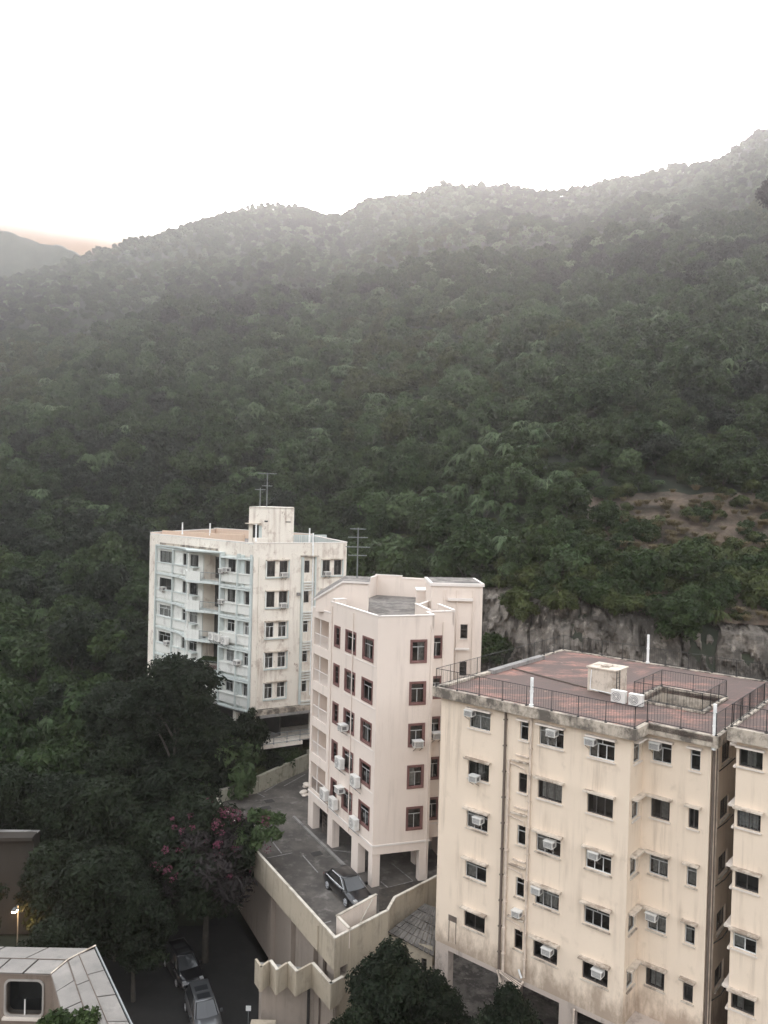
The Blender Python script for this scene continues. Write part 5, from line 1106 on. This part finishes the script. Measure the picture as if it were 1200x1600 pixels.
def blocked(x, y):
    px = 600+1220*x/y
    if y < 64: return True
    if px < 232 and y < 66: return True
    # pink block / podium / rear blocks
    if -13.5 < x < 14 and y < 82 and px > 310: return True
    if x > 2 and y < 72: return True
    # white block footprint
    c, s_ = cos(rad(28.7)), sin(rad(28.7)); dx, dy = x+12.5, y-75.45
    u, v = dx*c+dy*s_, -dx*s_+dy*c
    if -.31*v-3.2 < u < 12 and -2 < v < 27: return True
    if -7 < -(x+12.5)*.69-(y-75.45)*.72 < 1.5 and px > 225 and y < 92: return True
    if 230 < px < 300 and y < 70: return True
    if px > 720:
        top = float(np.interp(px, BK, BD[2]))
        if y < top+1.2: return True
        if px > 905 and y < top+22:
            t = (y-top)/22; keep = 940+60*sin(y*.6)
            if px > keep+ 30*t and y > top+4 and t < .9: return True
    return False
cand = []
d = 64.0
while d < 590:
    step = 3.0 if d < 130 else (3.3 if d < 250 else 3.5)
    wpx = 1220*step/d
    for px in np.arange(-190, 1400, wpx):
        jd = d+random.uniform(-.45, .45)*step; jp = px+random.uniform(-.45, .45)*wpx
        if jd > float(np.interp(jp, RX, RD))+14: continue
        x = (jp-600)/1220*jd
        if blocked(x, jd): continue
        cand.append((jd, jp, x))
    d += step
cand.sort()
def kindpick(px, d_, x):
    v = math.sin(x*.05+1)+math.sin(d_*.043+x*.021)+random.uniform(-1.2, 1.2)
    if random.random() < (.34 if px > 350 else .22) and d_ > 85: return random.choice([5, 6, 5])
    return 4 if v < -1.3 else 0 if v < -.2 else 1 if v < .6 else 2 if v < 1.5 else 3
pts, rot, scl, idx = [], [], [], []; nind = 0
for d_, px, x in cand:
    k = kindpick(px, d_, x); s = (random.uniform(.45, .85) if random.random() < .45 else random.uniform(.8, 1.4))*(1.0 if d_ < 260 else .74)
    if d_ > float(np.interp(px, RX, RD))-40: s = min(s, .7)
    if d_ < 110 and px > 820: s *= .75
    if k in (5, 6): s *= .78 if d_ < 150 else .95
    z = float(terr(px, d_))-.7*s; rz = random.uniform(0, 6.28)
    if nind < 260 and -15 < px < 1215: place_tree(k, x, d_, z, s, rz); nind += 1
    else: pts.append((x, d_, z)); rot.append((0, 0, rz)); scl.append((s, s, s*random.uniform(.8, 1.2))); idx.append(k)
# low undergrowth between the trunks
d = 66.0
while d < 300:
    step = 2.1 if d < 160 else 3.2; wpx = 1220*step/d
    for px in np.arange(-150, 1360, wpx):
        jd = d+random.uniform(-.5, .5)*step; jp = px+random.uniform(-.5, .5)*wpx; x = (jp-600)/1220*jd
        if blocked(x, jd): continue
        s = random.uniform(.24, .46); pts.append((x, jd, float(terr(jp, jd))-1.5*s)); rot.append((0, 0, random.uniform(0, 6.28))); scl.append((s*1.3, s*1.3, s)); idx.append(random.choice([0, 1, 2, 3, 0, 3]))
    d += step
col = bpy.data.collections.new('tree_kinds')
for i, (c, t, R_) in enumerate(PR_): o = bpy.data.objects.new('tree_kind_%d' % i, c); col.objects.link(o)
def scatter(name, pts, rot, scl, idx, col, **tags):
    me = bpy.data.meshes.new(name); me.from_pydata(pts, [], [])
    for nm, ty, dat in (('rot', 'FLOAT_VECTOR', rot), ('scl', 'FLOAT_VECTOR', scl)):
        a = me.attributes.new(nm, ty, 'POINT'); a.data.foreach_set('vector', np.array(dat, np.float32).ravel())
    a = me.attributes.new('idx', 'INT', 'POINT'); a.data.foreach_set('value', np.array(idx, np.int32))
    o = mk(name, me, **tags)
    g = bpy.data.node_groups.new(name, 'GeometryNodeTree'); g.interface.new_socket('Geometry', in_out='INPUT', socket_type='NodeSocketGeometry'); g.interface.new_socket('Geometry', in_out='OUTPUT', socket_type='NodeSocketGeometry')
    gi, go = g.nodes.new('NodeGroupInput'), g.nodes.new('NodeGroupOutput'); ip = g.nodes.new('GeometryNodeInstanceOnPoints'); ci = g.nodes.new('GeometryNodeCollectionInfo')
    ci.inputs['Collection'].default_value = col; ci.inputs['Separate Children'].default_value = True; ci.inputs['Reset Children'].default_value = True
    ip.inputs['Pick Instance'].default_value = True
    for nm, ty, sk in (('rot', 'FLOAT_VECTOR', 'Rotation'), ('scl', 'FLOAT_VECTOR', 'Scale'), ('idx', 'INT', 'Instance Index')):
        na = g.nodes.new('GeometryNodeInputNamedAttribute'); na.data_type = ty; na.inputs['Name'].default_value = nm; g.links.new(na.outputs['Attribute'], ip.inputs[sk])
    g.links.new(gi.outputs[0], ip.inputs['Points']); g.links.new(ci.outputs[0], ip.inputs['Instance']); g.links.new(ip.outputs[0], go.inputs[0])
    md = o.modifiers.new('scatter', 'NODES'); md.node_group = g; return o
scatter('hillside_wood', pts, rot, scl, idx, col, kind='stuff', label='dense subtropical wood covering the hills up to the ridge', category='wood')
print('trees individual', nind, 'scattered', len(pts))
# ------------------------------------------------------------------ named trees near the camera
def solo(name, label, x, y, z0, mesh, tmesh, cat='tree', group=None):
    o = thing(name, label, cat, (x, y, z0), random.uniform(0, 6), group); mk('crown', mesh, o)
    if tmesh: mk('trunk', tmesh, o)
    return o
cm = crown('crown', 1, 4.3, 9.5, 70, 190, .22, 'leafD', zc=7.2, mats2='purple', frac2=.35, core=.6, cr=(.16, .30), ar=2.6)
o = solo('blossom_tree', 'dark tree with faint purple-pink blossom overhanging the podium parapet and street', -12.4, 57.2, -34.8, cm, trunk('trunk', 50, 10, .28, 4, 7)); o.rotation_euler.z = 0
fl = []; 
for i in range(60):
    a = random.uniform(0, 6.28); r_ = random.uniform(.4, 1)*3.9; zz = random.uniform(-.1, 1); fl.append(((r_*math.sqrt(max(.05, 1-zz*zz*.8))*cos(a), r_*math.sqrt(max(.05, 1-zz*zz*.8))*sin(a), 7.2+zz*4.6), random.uniform(.15, .35)))
mk('blossom', crown('blossom', 2, .01, .01, 0, 16, .12, 'flower', core=0, extra=fl+[((1.5+random.uniform(-2, 2), -.5+random.uniform(-1, 1), 11.3+random.uniform(-.6, .5)), .4) for _ in range(9)]+[((4.0+random.uniform(-.8, .8), .5+random.uniform(-1, 1), 9.6+random.uniform(-1, 1)), .35) for _ in range(6)]), o)
mk('branch_tips', crown('branch_tips', 3, 2.2, 2.6, 14, 80, .26, 'leafB', zc=0, core=.5, cr=(.18, .3), ar=2.6), o, (3.4, 1.0, 9.6))
cm = crown('crown', 4, 3.9, 8.5, 70, 210, .22, 'leafD', zc=10.2, core=.75, cr=(.22, .36))
solo('round_tree', 'round dark green tree in front of the left face of the teal-banded block', -18.6, 71.0, -29.3, cm, trunk('trunk', 51, 11, .3, 3))
for x, y, s, lb in ((-22.5, 73.5, .82, 'tall dark tree beside the left corner of the teal-banded block'), (-15.6, 70.6, .72, 'tall dark tree right of the round one below the balconies'), (-26.5, 77, .8, 'tall dark tree standing clear left of the teal-banded block')):
    solo('tall_tree', lb, x, y, -30.5, cm, trunk('trunk', 58, 11, .3, 3)).scale = (s*1.1, s*1.1, s)
cm2 = crown('crown', 5, 3.8, 5.5, 50, 200, .22, 'leafD', zc=7.0, core=.75, cr=(.22, .36), ar=2.4)
solo('spreading_tree', 'spreading dark tree left of the podium corner below the teal-banded block', -15.4, 71.8, -31.5, cm2, trunk('trunk', 52, 9, .3, 3))
solo('spreading_tree', 'spreading dark tree at the far end of the street beyond the blossom tree', -18.5, 66, -34, cm2, trunk('trunk', 53, 9, .3, 3)).scale = (1.1, 1.1, 1.0)
cm3 = crown('crown', 6, 2.9, 6.8, 70, 240, .15, 'leafD', zc=5.2, core=.75, cr=(.18, .30))
solo('bushy_tree', 'dense dark tree at the foot of the podium wall in front of the shed', 1.1, 42.0, -33.0, cm3, trunk('trunk', 54, 7, .2, 2))
solo('bushy_tree', 'low dark tree in front of the left pillar of the cream block', 3.4, 42.6, -33.4, cm3, trunk('trunk', 55, 7, .2, 2)).scale = (.85, .85, .82)
solo('bushy_tree', 'dark tree at the bottom edge before the middle pillar of the cream block', 6.6, 37.5, -32.4, cm3, trunk('trunk', 56, 7, .2, 2)).scale = (.75, .75, 1.0)
solo('bushy_tree', 'dark tree at the bottom edge left of the trees by the podium', -.6, 40.0, -34.0, cm3, trunk('trunk', 57, 7, .2, 2)).scale = (.9, .9, .85)
cm4 = crown('crown', 7, 3.4, 8, 60, 190, .21, 'leafD', zc=6.0, core=.6, cr=(.2, .32), ar=2.2)
for x, y, z, s, lb in ((-19.3, 53, -34.6, 1.0, 'tall loose tree beside the street above the pale roofed house'), (-23.5, 56.5, -34.6, .9, 'loose tree between the lit lamp and the street'), (-22, 63, -34.6, 1.15, 'loose tree at the head of the street left of the blossom tree'),
                       (-26.5, 65, -34.6, 1.1, 'loose tree just right of the brown retaining wall'), (-31.5, 64.5, -34, 1.1, 'loose tree on top behind the brown retaining wall'), (-27.8, 52.5, -34.6, .8, 'small loose tree in front of the brown retaining wall'), (-20.4, 49.5, -34.6, .72, 'small loose tree right of the lit lamp above the pale roofed house'), (-16.2, 52.5, -34.6, .8, 'small loose tree just beyond the hip of the pale metal roof'), (-17.5, 61, -34.6, .95, 'loose tree next to the blossom tree on its left'), (-15.2, 63.5, -34.6, 1.0, 'loose tree between the blossom tree and the podium end'), (-19.0, 57.0, -34.8, .85, 'small loose tree on the shady side of the street'), (-23, 69, -33.5, 1.15, 'loose tree in the second row behind the head of the street'), (-17.0, 70.0, -33, 1.0, 'loose tree just left of the podium far corner'), (-20.5, 74.5, -32, 1.15, 'loose tree below the left corner of the teal-banded block'), (-15.6, 74.8, -30.5, .95, 'loose tree under the open storey of the teal-banded block')):
    solo('street_tree', lb, x, y, z, cm4, trunk('trunk', 60, 8, .22, 3)).scale = (s, s, s)
cm5 = crown('crown', 8, 1.3, 1.6, 18, 110, .14, 'leafD', zc=.7, core=.75)
o = solo('bush', 'bush top in front of the pale metal roof, bottom left', -10.5, 26.6, -19.6, crown('crown', 9, 1.35, 1.7, 30, 130, .13, 'leafA', zc=.6, core=.75, cr=(.2, .34)), None, 'bush')
mk('stem', trunk('stem', 61, 15, .08, .3), o, (0, 0, -15))
# shrubs round the far parapet of the podium
hs_ = [(-13.4, 71.3), (-12.2, 72.2), (-11.3, 73.6), (-10.4, 75.3), (-9.6, 76.7), (-8.6, 78.4), (-13.8, 73.2), (-12.6, 74.4), (-11.4, 76.3), (-10.2, 78.6), (-7.4, 79.6)]
for i, (x, y) in enumerate(hs_):
    k = [0, 2, 3, 4][i % 4]; o = thing('shrub', 'shrub spilling over the far parapet of the car park', 'shrub', (x, y, -29.2+.02*i), random.uniform(0, 6), 'shrubs behind the far car park parapet'); o.scale = (.5, .5, .62)
    mk('foliage', PR_[k][0], o); mk('stem', PR_[k][1], o)
o = thing('shrub', 'tall dark bush against the corner pillar of the teal-banded block', 'shrub', (-12.0, 73.6, -27), 0); o.scale = (.55, .55, 1.0); mk('foliage', PR_[4][0], o); mk('stem', PR_[4][1], o)
# right slope shrubs and dry grass
def slope_pt(px, y):       # walks up the slope to the height at which it is seen from the terrace level
    for d_ in np.arange(66, 118, .25):
        z = float(terr(px, d_))
        if yh(px)-z/d_*1220 <= y: return (px-600)/1220*d_, d_, z
    return (px-600)/1220*100, 100, float(terr(px, 100))
SHL = 'bright leafy shrub on the cut slope behind the cream block'
kS = crown('foliage', 20, 1.7, 2.0, 16, 70, .34, 'leafK', zc=.7, core=.7, ar=2.2); kP = crown('foliage', 21, 1.5, 1.8, 9, 90, .3, 'leafK', 'palm', zc=.6, core=.6); kD = crown('foliage', 22, 1.8, 2.2, 18, 80, .30, 'leafA', zc=.7, core=.75)
st_ = trunk('stem', 70, 1.2, .06, .8)
rs = random.Random(3)
spots = []
for px in range(790, 1290, 15):
    top = np.interp(px, [760, 850, 950, 1000, 1060, 1120, 1200, 1300], [890, 905, 925, 900, 905, 900, 905, 905]); 
    for j in range(4): spots.append((px+rs.uniform(-8, 8), top-18+j*13+rs.uniform(-6, 6)))
for px, y in [(1115, 790), (1135, 778), (1100, 800), (1120, 812), (1150, 795), (1090, 815), (1160, 830), (1180, 850), (1195, 820), (1170, 870), (1140, 865), (975, 800), (985, 820), (960, 840), (1010, 850), (1030, 860), (1060, 870), (1190, 790), (1205, 880)]: spots.append((px, y))
for _ in range(20): spots.append((rs.uniform(950, 1230), rs.uniform(765, 895)))
for _ in range(26): spots.append((rs.uniform(770, 1230), rs.uniform(925, 975)))
for px, y in spots:
    x, y_, z = slope_pt(px, y); m_ = rs.choice([kS, kS, kP, kD]); s = rs.uniform(.55, 1.1) if y > 880 else rs.uniform(.3, .75)
    o = thing('shrub', SHL if m_ is kS else 'light frond-leaved shrub on the cut slope behind the cream block' if m_ is kP else 'dark leafy shrub on the cut slope behind the cream block', 'shrub', (x, y_-1.0, z+.2), rs.uniform(0, 6), 'bright shrubs on the cut slope' if m_ is kS else 'frond-leaved shrubs on the cut slope' if m_ is kP else 'dark shrubs on the cut slope'); o.scale = (s,)*3
    mk('foliage', m_, o); mk('stem', st_, o)
big = crown('foliage', 23, 3.0, 4.2, 34, 120, .26, 'leafA', zc=.6, core=.75, cr=(.22, .34))
x, y_, z = slope_pt(1058, 985); o = thing('shrub', 'big dark green bush hanging down the rock face behind the roof vent pipe', 'shrub', (x, y_-2.3, z+.2), 0); mk('foliage', big, o); mk('stem', st_, o)
x, y_, z = slope_pt(765, 1010); o = thing('shrub', 'dark bush at the foot of the rock face right of the pink block', 'shrub', (x+.8, y_-1.5, z-1.0), 0); o.scale = (.8,)*3; mk('foliage', big, o); mk('stem', st_, o)
def tuft(name, seed, n=90, L_=1.5):
    r = np.random.default_rng(seed); V, Fa = [], []
    for i in range(n):
        a = r.uniform(0, 2*pi); l = L_*r.uniform(.6, 1.1); d_ = np.array([cos(a), sin(a), 0])*r.uniform(.3, .9); s = np.array([-sin(a), cos(a), 0])*.035; b0 = np.array([r.uniform(-.2, .2), r.uniform(-.2, .2), 0])
        k = len(V)
        for u in (0, .5, 1): p = b0+d_*l*u+np.array([0, 0, l*(1.1*u-.8*u*u)]); V += [p-s*(1-u*.8), p+s*(1-u*.8)]
        Fa += [(k, k+1, k+3, k+2), (k+2, k+3, k+5, k+4)]
    me = bpy.data.meshes.new(name); me.from_pydata([tuple(v) for v in V], [], Fa); me.materials.append(M['straw']); return me
tm = tuft('blades', 5)
for px, y in [(rs.uniform(960, 1215), rs.uniform(775, 890)) for _ in range(110)]+[(985, 938), (1000, 945), (1012, 938), (995, 950), (1068, 920), (1060, 930), (1078, 935), (1150, 960), (1160, 972), (1178, 965), (1192, 968), (1078, 772), (1085, 782), (1072, 790), (1190, 900), (870, 925), (878, 935), (1030, 800), (1035, 815), (1020, 830), (1105, 910)]:
    x, y_, z = slope_pt(px, y); o = thing('grass_tuft', 'straw coloured clump of dry grass on the cut slope', 'grass', (x, y_-1.6, z+.3), rs.uniform(0, 6), 'dry grass clumps on the cut slope'); s = rs.uniform(.7, 1.3); o.scale = (s, s, s); mk('blades', tm, o)
# ridge pines against the sky
pc = crown('crown', 30, 2.6, 3.4, 18, 50, .42, 'leafA', zc=6.2, core=.5, cr=(.2, .36)); ptk = trunk('trunk', 80, 7.6, .2, 2.2, 6)
for px in [1002, 1008, 1016, 1024, 1031, 1038, 1046, 1052, 1063, 1072, 1086, 368, 376, 384, 392, 398, 407, 415, 424, 432, 441, 450, 460, 140, 146, 188, 196, 205]:
    d_ = float(np.interp(px, RX, RD))+2; s = (1.15 if 1000 < px < 1055 else .8)*rs.uniform(.75, 1.15)
    lb = 'thin umbrella-shaped tree standing up from the right-hand ridge line' if px > 900 else 'thin tree standing up from the rounded middle summit' if px > 300 else 'small tree on the low left ridge'
    o = thing('ridge_tree', lb, 'tree', ((px-600)/1220*d_, d_, float(terr(px, d_))-.5), rs.uniform(0, 6), lb.replace('tree', 'trees')); o.scale = (s,)*3; mk('crown', pc, o); mk('trunk', ptk, o)
# leaning dark tree whose crown enters the frame at the right edge
cmx = crown('crown', 31, 5.2, 6.2, 40, 130, .4, 'purple', zc=0, core=.8, cr=(.22, .38))
d_ = 150.; x = (1206-600)/1220*d_; zg = float(terr(1206, d_))
o = thing('leaning_tree', 'dark purplish tree crown poking in at the right edge below the ridge', 'tree', (x, d_, zg)); zc = (794-305)/1220*d_-zg
mk('crown', cmx, o, (0, 0, zc)); mk('trunk', trunk('trunk', 90, zc, .4, 3, 4, top=1), o)
# TV antennas
def antenna(x, y, z, h, label, arms):
    o = thing('tv_antenna', label, 'antenna', (x, y, z)); b = MB(); b.tube((0, 0, 0), (0, 0, h), .055, 'ironl', 5); b.obj('mast', o)
    for zz, l, n in arms:
        b = MB(); b.tube((-l/2, 0, zz), (l/2, .1, zz), .04, 'ironl', 4)
        for i in range(n): t = -l/2+l*i/(n-1); b.tube((t, -.35, zz+.03), (t, .35, zz+.03), .025, 'ironl', 3)
        b.obj('aerial', o)
    return o
antenna(-12.4, 82.5, -1.2, 3.6, 'tall TV antenna on the rooftop stair tower', [(3.5, 1.9, 7), (2.2, 1.0, 5)])
antenna(-13.2, 83.0, -1.2, 2.0, 'short TV antenna left of the tall one on the stair tower', [(1.8, 1.0, 5)])
antenna(-2.1, 64.8, -6.7, 4.2, 'many-armed TV antenna on the stair house of the pink block', [(4.1, 1.3, 5), (3.4, 1.6, 7), (2.6, 2.0, 8), (1.9, 1.5, 6)])
# balcony plants and washing on the teal-banded block
o = thing('potted_plants', 'dark potted plants crowding the lowest visible balcony of the teal-banded block', 'plants', WL.p(13, .2, -17.85))
for i in range(5):
    b = MB(); b.tube((i*.35-.7, i*-.15, 0), (i*.35-.7, i*-.15, .35), .14, 'red', 8, .18); b.obj('pot', o)
    mk('foliage', cached('pf', lambda: crown('foliage', 40, .55, .9, 9, 50, .14, 'leafA', zc=.7, core=.6)), o, (i*.35-.7, i*-.15, .15))
o = thing('washing', 'pale lilac washing hung above the plants on the balcony', 'laundry', WL.p(11.4, .9, -15.6))
b = MB(); b.tube((-.3, .2, .9), (1.8, -.4, .9), .015, 'ironl', 4); b.obj('line', o)
for i, m_ in enumerate(('acw', 'carsilver', 'acw')):
    b = MB(); N = 5
    for j in range(N): 
        xx = .0+i*.55+j*.08; yy = .1-.28*xx+.03*(j % 2); b.v += [(xx, yy, .9), (xx, yy+.03, .1+.1*(i % 2))]
    for j in range(N-1): b.f.append((2*j, 2*j+1, 2*j+3, 2*j+2)); b.m.append(b.mi(m_))
    b.obj('cloth', o)
# ================================================================== HAZE
m = bpy.data.materials.new('haze'); m.use_nodes = True; n = m.node_tree; n.nodes.remove(n.nodes['Principled BSDF'])
pv = n.nodes.new('ShaderNodeVolumePrincipled'); pv.inputs['Color'].default_value = (1, .965, .965, 1); pv.inputs['Density'].default_value = .00050; pv.inputs['Anisotropy'].default_value = .8
n.links.new(pv.outputs[0], n.nodes['Material Output'].inputs['Volume']); M['haze'] = m
b = MB(); b.box(Fr(0, 0, 0), -1500, 1500, -400, 1400, -36, 285, 'haze'); b.obj('haze', kind='stuff')
